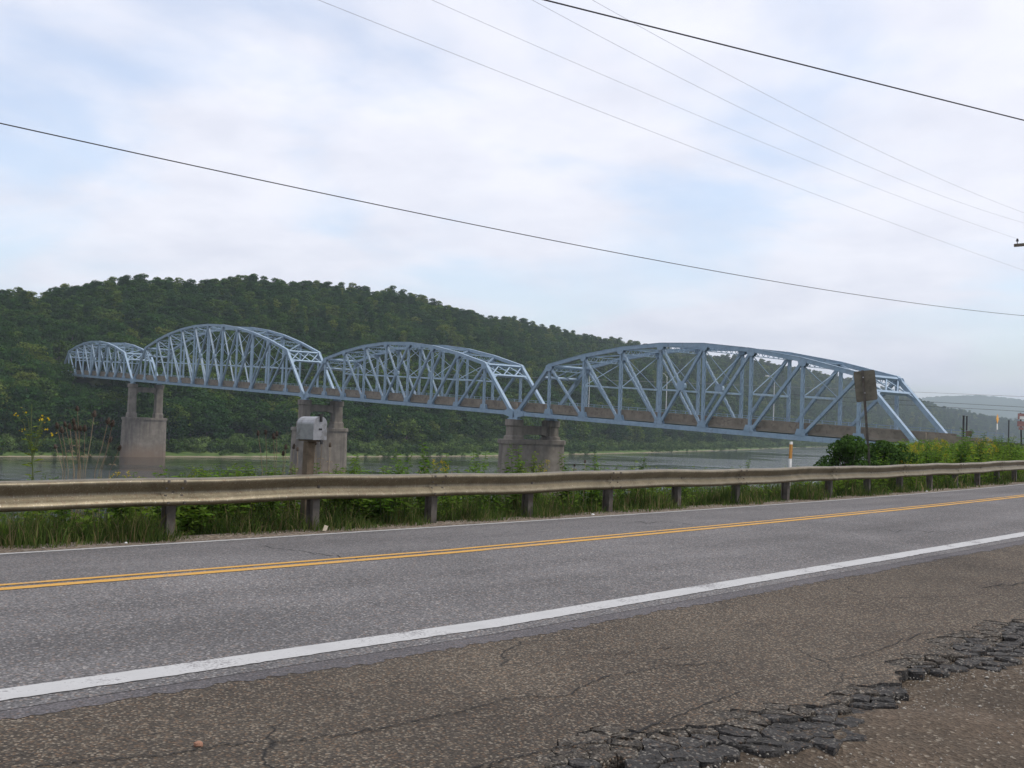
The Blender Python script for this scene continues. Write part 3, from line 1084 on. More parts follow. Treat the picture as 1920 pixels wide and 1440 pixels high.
def tree_proto(i):
    rn = np.random.default_rng(100 + i)
    H = [13, 12, 14.5, 11, 13.5, 16][i]
    Rr = [4.3, 4.7, 4.0, 4.8, 4.3, 2.8][i]
    lobes = []
    nl = 38
    for k in range(nl):
        if i == 5:                                         # a taller, narrower crown
            z = rn.uniform(0.25, 0.97) * H; rr = Rr * (1.1 - z / H) + 0.35
            th = rn.uniform(0, 6.28); rad = rr * rn.uniform(.1, .8)
            lobes.append((rad * math.cos(th), rad * math.sin(th), z, rn.uniform(.9, 1.3), rn.uniform(.8, 1.2)))
        else:
            u = (k + rn.random()) / nl
            rad = Rr * math.sqrt(max(0.02, 1 - ((u - .35) / .70) ** 2)) * rn.uniform(.35, .80)
            th = rn.uniform(0, 6.28)
            lobes.append((rad * math.cos(th), rad * math.sin(th), H * (.20 + .60 * u) + rn.uniform(-.5, .5), rn.uniform(1.2, 2.0), rn.uniform(1.0, 1.5)))
    V, Q = leaf_cloud(lobes, 2100, 0.33, 200 + i)
    crown = np_mesh('crown', V, quads=Q); crown.materials.append(M['tree'])
    t = MB()
    t.tube([(0, 0, -1.5), (0.05, 0, H * .25), (-.1, .1, H * .5), (0, 0, H * .8)], 0.26, 6, 0.06)
    for k in range(5):
        l = lobes[k]
        z0 = H * rn.uniform(.28, .5)
        t.tube([(0, 0, z0), (l[0] * .5, l[1] * .5, (z0 + l[2]) / 2 + .2), (l[0], l[1], l[2])], 0.11, 4, 0.03)
    tm = bpy.data.meshes.new('trunk'); tm.from_pydata(t.v, [], t.f); tm.materials.append(M['bark']); tm.update()
    return crown, tm, H


TREES = [tree_proto(i) for i in range(6)]

pts = []
q = 250.0
while q < 2900:
    step = 5.7 if q < 900 else (6.5 if q < 1500 else 9.0)
    for d in np.arange(17, 190 if q < 900 else 175, step):
        qq = q + rng.uniform(-.45, .45) * step; dd_ = d + rng.uniform(-.45, .45) * step
        if dd_ < 16 + 5 * math.sin(qq * .05) + 3 * math.sin(qq * .17):
            continue
        pts.append((qq, dd_, step))
    for d in np.arange(128, 172, 5.0):
        pts.append((q + rng.uniform(-2.5, 2.5), d + rng.uniform(-2.5, 2.5), step))
    q += step
pts = np.array(pts)
pos = hill_xyz(pts[:, 0], pts[:, 1])
kind = rng.choice(6, len(pts), p=[.24, .22, .19, .2, .14, .01])
scl = rng.uniform(0.84, 1.08, len(pts)) * np.where(pts[:, 2] > 6, pts[:, 2] / 6.0, 1.0) ** 0.5
big = rng.random(len(pts)) < 0.05
scl[big] *= 1.1
scl *= np.where(pts[:, 1] < 55, 1.22, 1.0)
keep = np.ones(len(pts), bool)
for i in range(len(pts)):
    x, y, z = pos[i]
    t_, v_ = tv_of(x, y)
    H = TREES[kind[i]][2] * scl[i]
    if -5.5 < v_ < BW + 6 and 225 < t_ < 350:              # keep the bridge and its road clear
        room = BZ + GR * min(t_, 336) - 1.6 - z
        if t_ > 328 or room < 4:
            keep[i] = False
        elif H > room:
            scl[i] *= room / H
    elif v_ <= -5.5 and t_ > 215:
        px_, py_ = proj((x, y, z + H))
        lim = 703 + (px_ - 134) * 0.0865 + 10 if px_ > 118 else 0
        rad = 4.0 * scl[i] / y * F
        if px_ + rad > 138 and py_ < 703 + (px_ - 134) * 0.0865 + 9:
            need = (proj((x, y, z))[1] - (703 + (px_ - 134) * 0.0865 + 9)) / max(1, proj((x, y, z))[1] - py_)
            if need < 0.25:
                keep[i] = False
            else:
                scl[i] *= need
pts, pos, kind, scl = pts[keep], pos[keep], kind[keep], scl[keep]
rotz = rng.uniform(0, 6.28, len(pts))
dist = np.hypot(pos[:, 0], pos[:, 1])
inview = np.abs(pos[:, 0] / pos[:, 1] + 0.02) < 0.52
order = np.argsort(np.where(inview, dist, 1e6))
single = order[:300]
names6 = ['broadleaf_tree', 'broadleaf_tree', 'broadleaf_tree', 'broadleaf_tree', 'broadleaf_tree', 'slender_tree']
src = {}
def zone(p):
    x = proj(p)[0]
    return ('beside the far end of the bridge' if x < 135 else 'below the small-looking far truss span' if x < 250 else 'under the tallest truss span' if x < 570 else
            'under the span between the shorter piers' if x < 965 else 'behind the roadside truss span')


for k_ in range(6):
    if k_ not in kind[single]:
        single[-1 - k_] = np.where(kind == k_)[0][np.argmin(dist[kind == k_])]
for i in single:
    k_ = kind[i]
    e = empty(names6[k_], pos[i], rotz[i])
    e.scale = (scl[i] * 1.28, scl[i] * 1.28, scl[i])
    row = 'at the water\'s edge' if pts[i, 1] < 26 else 'one row up the slope' if pts[i, 1] < 36 else 'higher up the slope'
    tag(e, ('slender' if k_ == 5 else 'round-crowned') + ' green tree ' + row + ', ' + zone(pos[i]), 'tree', 'trees on the far river bank')
    c_ = obj('crown', TREES[k_][0], None, e)
    obj('trunk', TREES[k_][1], None, e)
    src.setdefault(int(k_), c_)


def scatter_gn(name, pos, rot, scl, kind, sources):
    """points with attributes; geometry nodes put one of the source meshes on each"""
    me = bpy.data.meshes.new(name)
    me.vertices.add(len(pos)); me.vertices.foreach_set('co', np.asarray(pos, np.float32).ravel())
    a = me.attributes.new('rot', 'FLOAT', 'POINT'); a.data.foreach_set('value', np.asarray(rot, np.float32))
    a = me.attributes.new('scl', 'FLOAT_VECTOR', 'POINT'); a.data.foreach_set('vector', np.asarray(scl, np.float32).ravel())
    a = me.attributes.new('kind', 'INT', 'POINT'); a.data.foreach_set('value', np.asarray(kind, np.int32))
    o = bpy.data.objects.new(name, me); col.objects.link(o)
    ng = bpy.data.node_groups.new(name, 'GeometryNodeTree')
    ng.interface.new_socket('Geometry', in_out='INPUT', socket_type='NodeSocketGeometry')
    ng.interface.new_socket('Geometry', in_out='OUTPUT', socket_type='NodeSocketGeometry')
    gi = ng.nodes.new('NodeGroupInput'); go = ng.nodes.new('NodeGroupOutput')
    iop = ng.nodes.new('GeometryNodeInstanceOnPoints')
    iop.inputs['Pick Instance'].default_value = True
    jg = ng.nodes.new('GeometryNodeJoinGeometry')
    for s_ in sources:
        oi = ng.nodes.new('GeometryNodeObjectInfo')
        oi.transform_space = 'ORIGINAL'
        oi.inputs['Object'].default_value = s_
        oi.inputs['As Instance'].default_value = True
        ng.links.new(oi.outputs['Geometry'], jg.inputs[0])

    def attr(n_, t_):
        na = ng.nodes.new('GeometryNodeInputNamedAttribute')
        na.data_type = t_
        na.inputs['Name'].default_value = n_
        return na.outputs['Attribute']
    cx = ng.nodes.new('ShaderNodeCombineXYZ')
    ng.links.new(attr('rot', 'FLOAT'), cx.inputs['Z'])
    ng.links.new(gi.outputs[0], iop.inputs['Points'])
    ng.links.new(jg.outputs[0], iop.inputs['Instance'])
    ng.links.new(attr('kind', 'INT'), iop.inputs['Instance Index'])
    ng.links.new(cx.outputs[0], iop.inputs['Rotation'])
    ng.links.new(attr('scl', 'FLOAT_VECTOR'), iop.inputs['Scale'])
    ng.links.new(iop.outputs[0], go.inputs[0])
    md = o.modifiers.new('scatter', 'NODES'); md.node_group = ng
    return o


rest = np.setdiff1d(np.arange(len(pts)), single)
o = scatter_gn('forest', pos[rest], rotz[rest], scl[rest][:, None] * np.where((pts[rest, 1] > 95)[:, None], np.array([1.5, 1.5, 0.84]), np.array([1.28, 1.28, 1.0])), kind[rest], [src[k_] for k_ in sorted(src)])
tag(o, 'dense green deciduous forest covering the hill across the river', 'forest', kind='stuff')

# shrubs and vines along the far bank
def shrub_proto(i):
    rn = np.random.default_rng(300 + i)
    lobes = [(rn.normal(0, 1.1), rn.normal(0, 1.1), rn.uniform(.3, 1.7), rn.uniform(.6, 1.1), rn.uniform(.5, .9)) for _ in range(10)]
    V, Q = leaf_cloud(lobes, 420, 0.24, 310 + i)
    me = np_mesh('foliage', V, quads=Q); me.materials.append(M['shrub'])
    t = MB()
    for l in lobes[:5]:
        t.tube([(0, 0, -.4), (l[0] * .5, l[1] * .5, l[2] * .6), l[:3]], 0.04, 4, 0.015)
    tm = bpy.data.meshes.new('stems'); tm.from_pydata(t.v, [], t.f); tm.materials.append(M['bark']); tm.update()
    return me, tm


SHR = [shrub_proto(i) for i in range(4)]
sq = []
for q in np.arange(330, 1500, 1.9):
    for d in np.arange(3.0, 24, 2.6):
        g = math.sin(q * .045) + math.sin(q * .11 + 1) * .6
        if rng.random() < (0.12 if d < 8 else 0.62) + 0.18 * g:
            sq.append((q + rng.uniform(-1, 1), d + rng.uniform(-1, 1)))
sq = np.array(sq)
sp_ = hill_xyz(sq[:, 0], sq[:, 1])
tt, vv = tv_of(sp_[:, 0], sp_[:, 1])
ok = ~((np.abs(tt - 260.5) < 4) & (vv > -5) & (vv < BW + 5))
sq, sp_ = sq[ok], sp_[ok]
ssc = rng.uniform(.45, 1.1, len(sq)) * np.where(sq[:, 1] < 9, .6, 1.7)
skd = rng.integers(0, 4, len(sq)); srt = rng.uniform(0, 6.28, len(sq))
dsts = np.where(np.abs(sp_[:, 0] / sp_[:, 1] + .02) < .5, np.hypot(sp_[:, 0], sp_[:, 1]), 1e6)
sing = np.argsort(dsts)[:60]
ssrc = {}
for i in sing:
    e = empty('shrub', sp_[i], srt[i]); e.scale = (ssc[i],) * 3
    tag(e, ('low' if ssc[i] < .7 else 'bushy') + ' green shrub on the far waterline, ' + zone(sp_[i]), 'shrub', 'shrubs along the far waterline')
    f_ = obj('foliage', SHR[skd[i]][0], None, e); obj('stems', SHR[skd[i]][1], None, e)
    ssrc.setdefault(int(skd[i]), f_)
rest = np.setdiff1d(np.arange(len(sq)), sing)
o = scatter_gn('bank_undergrowth', sp_[rest], srt[rest], np.repeat(ssc[rest][:, None], 3, 1), skd[rest], [ssrc[k_] for k_ in sorted(ssrc)])
tag(o, 'tangled green undergrowth along the far bank below the forest', 'undergrowth', kind='stuff')


# ------------------------------------------------------------------ the bridge
def heights(n, small):
    if small:
        h = {1: 8.22, 2: 9.89, 3: 11.07, 4: 11.70}
        return [0] + [h[min(k, n - k)] for k in range(1, n)] + [0]
    return [0] + [16.3 - (16.3 - 9.92) * ((k - n / 2) / (n / 2 - 1)) ** 2 for k in range(1, n)] + [0]


def laced(mb, A, B, w, h, fine_):
    """two channel flanges held by lacing bars: w across the bridge, h in the truss plane"""
    A = np.asarray(A, float); B = np.asarray(B, float)
    nv = np.array([BN[0], BN[1], 0.0])
    a = B - A; L = np.linalg.norm(a); a /= L
    t = np.cross(a, nv); t /= np.linalg.norm(t)
    th = 0.05
    for s in (-1, 1):
        mb.bar(A + nv * s * (w / 2 - th / 2), B + nv * s * (w / 2 - th / 2), th, h, nv)
    if fine_:
        k = max(2, int(L / (w * 1.5)))
        for face in (-1, 1):
            for i in range(k):
                p = A + a * (L * i / k); q_ = A + a * (L * (i + 1) / k)
                sgn = 1 if i % 2 else -1
                e = t * face * (h / 2 - 0.02)
                mb.bar(p + e + nv * sgn * (w / 2 - .06), q_ + e - nv * sgn * (w / 2 - .06), 0.10, 0.025, nv)
    else:
        mb.bar(A, B, w - 2 * th - 0.01, h * 0.25, nv)


def zig(mb, A, B, dz, bars, w, side):
    """lattice girder between A and B, depth dz along 'side' direction vector"""
    A = np.asarray(A, float); B = np.asarray(B, float)
    for i in range(bars):
        p = A + (B - A) * (i / bars); q_ = A + (B - A) * ((i + 1) / bars)
        if i % 2:
            mb.bar(p + dz, q_, w, w * .5, side)
        else:
            mb.bar(p, q_ + dz, w, w * .5, side)


nv3 = np.array([BN[0], BN[1], 0.0]); zv = np.array([0, 0, 1.0]); dv3 = np.array([BD[0], BD[1], GR])


def sweep(pts2, w, h, v, i0, i1):
    """box chord along (t,z) polyline with mitred joints, segments i0..i1"""
    P = np.array(pts2, float)
    n = len(P)
    mit = []
    for i in range(n):
        d1 = P[i] - P[i - 1] if i > 0 else P[1] - P[0]
        d2 = P[i + 1] - P[i] if i < n - 1 else P[-1] - P[-2]
        d1 = d1 / np.linalg.norm(d1); d2 = d2 / np.linalg.norm(d2)
        n1 = np.array([-d1[1], d1[0]]); n2 = np.array([-d2[1], d2[0]])
        m_ = n1 + n2; m_ /= np.linalg.norm(m_)
        mit.append(m_ / max(0.5, m_ @ n1))
    mb = MB(); V = []
    for i in range(i0, i1 + 1):
        for sv, sh_ in ((-1, -1), (1, -1), (1, 1), (-1, 1)):
            q_ = P[i] + mit[i] * sh_ * h / 2
            V.append(BP(q_[0], v + sv * w / 2, q_[1]))
    Fs = []
    k = i1 - i0
    for i in range(k):
        for j in range(4):
            Fs.append((4 * i + j, 4 * i + (j + 1) % 4, 4 * i + 4 + (j + 1) % 4, 4 * i + 4 + j))
    Fs += [(3, 2, 1, 0), tuple(4 * k + j for j in range(4))]
    mb.add(V, Fs)
    # cover plate, a little wider, lying on the chord
    V = []
    for i in range(i0, i1 + 1):
        for sv, sh_ in ((-1, 1), (1, 1), (1, 1 + .09), (-1, 1 + .09)):
            q_ = P[i] + mit[i] * sh_ * h / 2
            V.append(BP(q_[0], v + sv * (w / 2 + .05), q_[1]))
    mb.add(V, Fs)
    return mb


def span(t0, n, L, small, fine_, label):
    root = empty('truss_span', BP(t0 + n * L / 2, BW / 2, 0))
    inv = Matrix.Translation(root.location).inverted()
    tag(root, label, 'bridge', 'blue truss spans of the river bridge')

    def put(mb, name, mat=M['blue'], parent=None):
        o = mb.build(name, mat, parent or root)
        if parent is None:
            o.matrix_parent_inverse = inv
        else:
            o.matrix_parent_inverse = Matrix.Identity(4)
        return o
    H = heights(n, small)
    T = [t0 + k * L for k in range(n + 1)]
    T[0] += 0.12; T[n] -= 0.12
    top = [(T[k], H[k]) for k in range(n + 1)]
    for v in (0.0, BW):
        put(sweep(top, 0.52, 0.56, v, 1, n - 1), 'top_chord')
        put(sweep(top, 0.50, 0.56, v, 0, 1), 'end_post')
        put(sweep(top, 0.50, 0.56, v, n - 1, n), 'end_post')
        bc = MB()
        bc.bar(BP(T[0] - .35, v, 0), BP(T[n] + .35, v, 0), 0.46, 0.64, nv3)
        put(bc, 'bottom_chord')
        for k in range(1, n):
            mb = MB(); laced(mb, BP(T[k], v, 0.3), BP(T[k], v, H[k] - .25), 0.40, 0.36, fine_); put(mb, 'vertical')
        mid = n / 2
        for k in range(1, n - 1):
            c_ = (k + .5) - mid
            dn = up_ = False
            if n % 2:
                dn = c_ <= 0.01; up_ = c_ >= -0.01
            else:
                dn = c_ <= 1; up_ = c_ >= -1
            if dn:
                mb = MB(); laced(mb, BP(T[k] + .1, v, H[k] - .25), BP(T[k + 1] - .15, v, .3), 0.38, 0.40, fine_); put(mb, 'diagonal')
            if up_:
                mb = MB(); laced(mb, BP(T[k] + .15, v, .3), BP(T[k + 1] - .1, v, H[k + 1] - .25), 0.34, 0.32, fine_); put(mb, 'diagonal')
            if dn and up_:
                z_ = (H[k] + H[k + 1]) / 4 + .05
                mb = MB()
                mb.prism([(-.75, -.2), (-.4, -.65), (.4, -.65), (.75, -.2), (.75, .2), (.4, .65), (-.4, .65), (-.75, .2)], -.235, .235,
                         lambda p: BP((T[k] + T[k + 1]) / 2 + p[0], v + p[2], z_ + p[1]))
                put(mb, 'gusset_plate')
        for k in range(0, n + 1):
            if k in (0, n):
                s_ = 1 if k == 0 else -1
                poly = [(-.45, -.62), (.5, -.62), (2.0, -.33), (2.0, .36), (1.25, .5), (1.0, 1.15), (.1, .75), (-.45, .5)]
            else:
                s_ = 1
                poly = [(-.85, .30), (.85, .30), (.52, 1.15), (-.52, 1.15)]
            mb = MB()
            for e in (-1, 1):
                vv_ = v + e * 0.26
                mb.prism([(s_ * x, z) for x, z in poly][::s_], vv_ - .025, vv_ + .025, lambda p: BP(T[k] + p[0], p[2], p[1]))
            put(mb, 'gusset_plate')
            if 0 < k < n:
                mb = MB()
                hip = k in (1, n - 1)
                r_ = 0.78 if hip else 0.62
                for e in (-1, 1):
                    vv_ = v + e * 0.285
                    a0 = math.atan2(H[min(k + 1, n - 1)] - H[max(k - 1, 1)], (min(k + 1, n - 1) - max(k - 1, 1)) * L)
                    pl = [(r_ * math.cos(a) * 1.05, r_ * math.sin(a) * .8 - .35) for a in np.linspace(0, 2 * math.pi, 11)[:-1]]
                    pl = [(x, min(z + x * math.tan(a0), .22 + x * math.tan(a0))) for x, z in pl] if not hip else [(x, min(z, .1)) for x, z in pl]
                    mb.prism(pl, vv_ - .02, vv_ + .02, lambda p: BP(T[k] + p[0], p[2], H[k] + p[1]))
                put(mb, 'gusset_plate')
        for k in (0, n):
            mb = MB()
            mb.box(BP(T[k], v, -.75), (1.0, .7, .3), (dv3 / np.linalg.norm(dv3), nv3, zv))
            mb.box(BP(T[k], v, -.95), (1.4, 1.0, .12), (dv3 / np.linalg.norm(dv3), nv3, zv))
            put(mb, 'bearing')
    # bracing between the two trusses
    for k in range(1, n):
        A = BP(T[k], .25, H[k] - .05); B = BP(T[k], BW - .25, H[k] - .05)
        mb = MB()
        mb.bar(A, B, .30, .10, dv3)
        lo = zv * -0.75
        mb.bar(A + lo, B + lo, .30, .10, dv3)
        if 1 < k < n - 1 or True:
            zig(mb, A + lo, B + lo, -lo, 14, .09, dv3)
        put(mb, 'top_strut')
        if 1 < k < n - 1:
            zm = 5.25 if small else 5.9
            A2 = BP(T[k], .2, zm); B2 = BP(T[k], BW - .2, zm)
            mb = MB(); mb.bar(A2, B2, .22, .26, dv3); put(mb, 'sway_strut')
            for p_, q_ in ((A2, B + lo), (B2, A + lo)):
                mb = MB(); mb.bar(p_, q_, .10, .10, dv3); put(mb, 'sway_rod')
    for k in range(1, n - 1):
        for a_, b_ in ((.25, BW - .25), (BW - .25, .25)):
            mb = MB()
            A = BP(T[k] + .2, a_, H[k] - .2); B = BP(T[k + 1] - .2, b_, H[k + 1] - .2)
            sd_ = np.cross(B - A, zv); sd_ /= np.linalg.norm(sd_)
            for e in (-.14, .14):
                mb.bar(A + sd_ * e, B + sd_ * e, .06, .16, sd_)
            if fine_:
                for i in range(16):
                    p_ = A + (B - A) * i / 16; q_ = A + (B - A) * (i + 1) / 16
                    e = .14 if i % 2 else -.14
                    mb.bar(p_ + sd_ * e + zv * .09, q_ - sd_ * e + zv * .09, .08, .02, sd_)
            put(mb, 'lateral_brace')
    # portals
    for k0, k1 in ((0, 1), (n, n - 1)):
        F_ = np.array(BP(T[k0], 0, 0)); Hp = np.array(BP(T[k1], 0, H[k1]))
        ax = Hp - F_; Ln = np.linalg.norm(ax); ax /= Ln
        out = np.cross(ax, nv3)

        def PP(a_, v_):
            return F_ + ax * a_ + nv3 * v_
        dep = 2.75 if small else 3.1
        hi_ = Ln - .18; lo_ = Ln - dep
        pm = MB()
        pm.bar(PP(hi_, .2), PP(hi_, BW - .2), .36, .42, ax)
        po = put(pm, 'portal')
        mb = MB(); mb.bar(PP(lo_, .2), PP(lo_, BW - .2), .36, .42, ax)
        # curved knees
        for s_, v0 in ((1, .22), (-1, BW - .22)):
            arc = [PP(lo_ - .1 - 1.35 * (1 - math.cos(a)), v0 + s_ * 1.5 * (1 - math.sin(a))) for a in np.linspace(0, math.pi / 2, 6)]
            corner = PP(lo_ - .1, v0)
            for e in (-1, 1):
                o_ = out * e * .16
                V = [corner + o_] + [p + o_ for p in arc]
                mb.add(V, [(0, i, i + 1) if e > 0 else (0, i + 1, i) for i in range(1, 6)])
            for i in range(5):
                mb.add([arc[i] - out * .18, arc[i + 1] - out * .18, arc[i + 1] + out * .18, arc[i] + out * .18], [(0, 1, 2, 3)])
        put(mb, 'portal_strut', parent=po)
        nx = 3
        wv_ = (BW - .5) / nx
        for i in range(nx):
            a_ = .25 + i * wv_; b_ = a_ + wv_
            mb = MB(); mb.bar(PP(lo_ + .15, a_), PP(hi_ - .15, b_), .20, .12, nv3); put(mb, 'portal_brace', parent=po)
            mb = MB(); mb.bar(PP(lo_ + .15, b_) + out * .13, PP(hi_ - .15, a_) + out * .13, .20, .12, nv3); put(mb, 'portal_brace', parent=po)
    # floor beams, deck, concrete parapets and the walkway railing
    for k in range(0, n + 1):
        t_ = min(max(T[k], T[0] + .3), T[n] - .3)
        mb = MB(); mb.bar(BP(t_, .3, .05), BP(t_, BW + 1.9, .05), .34, .62, dv3); put(mb, 'floor_beam')
    mb = MB()
    mb.bar(BP(T[0] - .3, BW / 2, .62), BP(T[n] + .3, BW / 2, .62), BW - .75, .34, nv3)
    put(mb, 'deck', M['deck'])
    for v in (.78, BW - .78):
        np_ = n * 2
        for i in range(np_):
            a_ = T[0] - .3 + (T[n] - T[0] + .6) * i / np_; b_ = T[0] - .3 + (T[n] - T[0] + .6) * (i + 1) / np_
            mb = MB()
            mb.bar(BP(a_ + .012, v, 1.13), BP(b_ - .012, v, 1.13), .24, 1.16, nv3)
            mb.bar(BP(a_ + .012, v, 1.765), BP(b_ - .012, v, 1.765), .32, .11, nv3)
            put(mb, 'parapet_panel', M['parapet'])
    mb = MB(); mb.bar(BP(T[0] - .3, BW + 1.15, .95), BP(T[n] + .3, BW + 1.15, .95), 1.5, .2, nv3); put(mb, 'walkway', M['deck'])
    for z_, hh in ((2.22, .09), (1.9, .06), (1.62, .06), (1.36, .06)):
        mb = MB(); mb.bar(BP(T[0] - .45, BW + 1.85, z_), BP(T[n] + .45, BW + 1.85, z_), .08, hh, nv3); put(mb, 'railing', M['rail_blue'])
    kp = int(round(n * L / 2.05))
    for i in range(kp + 1):
        t_ = T[0] - .2 + (T[n] - T[0] + .4) * i / kp
        mb = MB(); mb.bar(BP(t_, BW + 1.94, .9), BP(t_, BW + 1.94, 2.3), .09, .10, nv3); put(mb, 'railing_post', M['rail_blue'])
    return root


tD = 0.0
tC = 9 * BL + GAP
tB = tC + 9 * BL + GAP
tA = tB + 12 * BLB + GAP
tE = tA + 9 * BL
span(tD, 9, BL, True, True, 'pale blue steel truss span resting on the roadside bank, concrete parapet along its deck')
span(tC, 9, BL, True, True, 'pale blue steel truss span between the two shorter river piers')
span(tB, 12, BLB, False, False, 'tallest pale blue truss span with the highest arched top chord')
span(tA, 9, BL, True, False, 'small-looking blue truss span running into the trees of the far bank')


def pier(t, label, colh):
    root = empty('bridge_pier', (BP(t, BW / 2, 0)[0], BP(t, BW / 2, 0)[1], -15))
    tag(root, label, 'pier', 'concrete piers of the bridge')
    inv = Matrix.Translation(root.location).inverted()

    def put(mb, name, parent=None, smooth=False):
        o = mb.build(name, M['pier'], root, smooth); o.matrix_parent_inverse = inv
        return o
    zt = BP(t, 0, 0)[2] - 1.02
    zw = -2.95                                            # top of the solid base

    def LP(dt, v, z):
        p = BP(t + dt, v, 0); return np.array([p[0], p[1], z])

    def stadium(hl, hw, n=7):
        out = []
        for s_, c_ in ((1, BW / 2 + hl - hw * .75), (-1, BW / 2 - hl + hw * .75)):
            for a in np.linspace(-math.pi / 2, math.pi / 2, n):
                out.append((s_ * hw * math.sin(a) * 1.0, c_ + s_ * hw * .75 * math.cos(a)))
        return out

    def solid(mb, lo, hi, z0, z1):
        n = len(lo)
        V = [LP(a, v, z0) for a, v in lo] + [LP(a, v, z1) for a, v in hi]
        mb.add(V, [tuple(range(n)), tuple(range(2 * n - 1, n - 1, -1))] + [(i, n + i, n + (i + 1) % n, (i + 1) % n) for i in range(n)])
    mb = MB(); solid(mb, stadium(7.05, 1.65), stadium(6.75, 1.45), -19, zw - .75); put(mb, 'base')
    mb = MB(); solid(mb, stadium(7.0, 1.68), stadium(7.0, 1.68), zw - .74, zw - .08); solid(mb, stadium(6.98, 1.66), stadium(6.7, 1.4), zw - .08, zw); put(mb, 'coping')
    for v in (0, BW):
        def rect(a, b, ch=.16):
            return [(-a + ch, v - b), (a - ch, v - b), (a, v - b + ch), (a, v + b - ch), (a - ch, v + b), (-a + ch, v + b), (-a, v + b - ch), (-a, v - b + ch)][::-1]
        cap0 = zt - 1.25
        mb = MB()
        pb = min(1.5, (cap0 - zw) * .3)
        solid(mb, rect(1.25, 1.35), rect(1.22, 1.32), zw, zw + pb * .75)
        solid(mb, rect(1.22, 1.32), rect(1.02, 1.12), zw + pb * .75, zw + pb)
        solid(mb, rect(1.0, 1.1), rect(.95, 1.05), zw + pb, cap0)
        put(mb, 'column')
        mb = MB()
        solid(mb, rect(.97, 1.08), rect(1.12, 1.25), cap0, cap0 + .22)
        solid(mb, rect(1.12, 1.25), rect(1.12, 1.25), cap0 + .22, zt)
        put(mb, 'capital')
    # cross beam with haunched underside
    mb = MB()
    zb1 = zt - 1.0; zb0 = zb1 - 1.5
    hv = 1.25
    poly = [(1.0, zb1), (1.0, zb0 - hv)] + [(1.0 + hv * (1 - math.cos(a)), zb0 - hv + hv * math.sin(a)) for a in np.linspace(.3, math.pi / 2, 5)]
    poly = poly + [(BW - x, z) for x, z in poly[::-1]]
    V = [LP(-.62, v_, z_) for v_, z_ in poly] + [LP(.62, v_, z_) for v_, z_ in poly]
    n = len(poly)
    mb.add(V, [tuple(range(n)), tuple(range(2 * n - 1, n - 1, -1))] + [(i, n + i, n + (i + 1) % n, (i + 1) % n) for i in range(n)])
    put(mb, 'cross_beam')
    return root


pier(tC - GAP / 2, 'short concrete pier with stubby columns standing in the river', 0)
pier(tB - GAP / 2, 'concrete pier of medium height in the river behind the mailbox', 0)
pier(tA - GAP / 2, 'tall concrete pier with slender columns at the far waterline', 0)

# abutments
for t_, lab, hgt in ((1.2, 'weathered concrete abutment under the roadside end of the bridge', 5), (tE - 1.0, 'concrete abutment among trees at the far end of the bridge', 7)):
    sgn = -1 if t_ < 50 else 1
    r = empty('abutment', BP(t_, BW / 2, -3))
    tag(r, lab, 'abutment')
    inv = Matrix.Translation(r.location).inverted()
    mb = MB(); mb.bar(BP(t_ + sgn * .8, -1.6, -1.03 - hgt / 2), BP(t_ + sgn * .8, BW + 2.6, -1.03 - hgt / 2), 2.6, hgt, np.array([BD[0], BD[1], 0]))
    o = mb.build('bearing_seat', M['pier'], r); o.matrix_parent_inverse = inv
    mb = MB(); mb.bar(BP(t_ + sgn * 2.4, -1.6, -.9), BP(t_ + sgn * 2.4, BW + 2.6, -.9), .7, 3.1, np.array([BD[0], BD[1], 0]))
    o = mb.build('back_wall', M['pier'], r); o.matrix_parent_inverse = inv
    for v_ in (-1.75, BW + 2.75):
        mb = MB(); mb.bar(BP(t_ + sgn * .5, v_, -1.6), BP(t_ + sgn * 6, v_, -1.6), .45, 3.6, nv3)
        o = mb.build('wing_wall', M['pier'], r); o.matrix_parent_inverse = inv

# approach roadway beyond the bridge end
m = MB()
V = [BP(-.6, .6, 0), BP(-.6, BW - .6, 0), BP(-40, BW - .6, 0), BP(-40, .6, 0)]
V = [(p[0], p[1], BZ + .79 - .012 * max(0, -tv_of(p[0], p[1])[0])) for p in V]
lo = [(x, y, z - .9) for x, y, z in V]
m.add(V + lo, [(3, 2, 1, 0), (4, 5, 6, 7), (0, 1, 5, 4), (1, 2, 6, 5), (2, 3, 7, 6), (3, 0, 4, 7)])
o = m.build('approach_road', M['deck']); o['kind'] = 'structure'

# parapets and railing go on past the bridge end
r = empty('approach_parapet', BP(-3.5, .78, .5)); inv = Matrix.Translation(r.location).inverted()
tag(r, 'brown concrete parapet continuing past the roadside end of the bridge', 'parapet')
for i in range(2):
    mb = MB(); a_ = -.5 - i * 3.2
    mb.bar(BP(a_, .78, 1.0), BP(a_ - 3.17, .78, 1.0), .26, 1.3, nv3)
    o = mb.build('parapet_panel', M['parapet'], r); o.matrix_parent_inverse = inv
r = empty('approach_railing', BP(-3.5, BW + 1.85, .5)); inv = Matrix.Translation(r.location).inverted()
tag(r, 'blue pipe railing continuing past the roadside end of the bridge walkway', 'railing')
for z_ in (2.22, 1.9, 1.62, 1.36):
    mb = MB(); mb.bar(BP(-.4, BW + 1.85, z_), BP(-4.6, BW + 1.85, z_), .08, .07, nv3)
    o = mb.build('rail', M['rail_blue'], r); o.matrix_parent_inverse = inv
for t_ in (-.6, -2.6, -4.5):
    mb = MB(); mb.bar(BP(t_, BW + 1.94, -.2), BP(t_, BW + 1.94, 2.3), .09, .1, nv3)
    o = mb.build('railing_post', M['rail_blue'], r); o.matrix_parent_inverse = inv

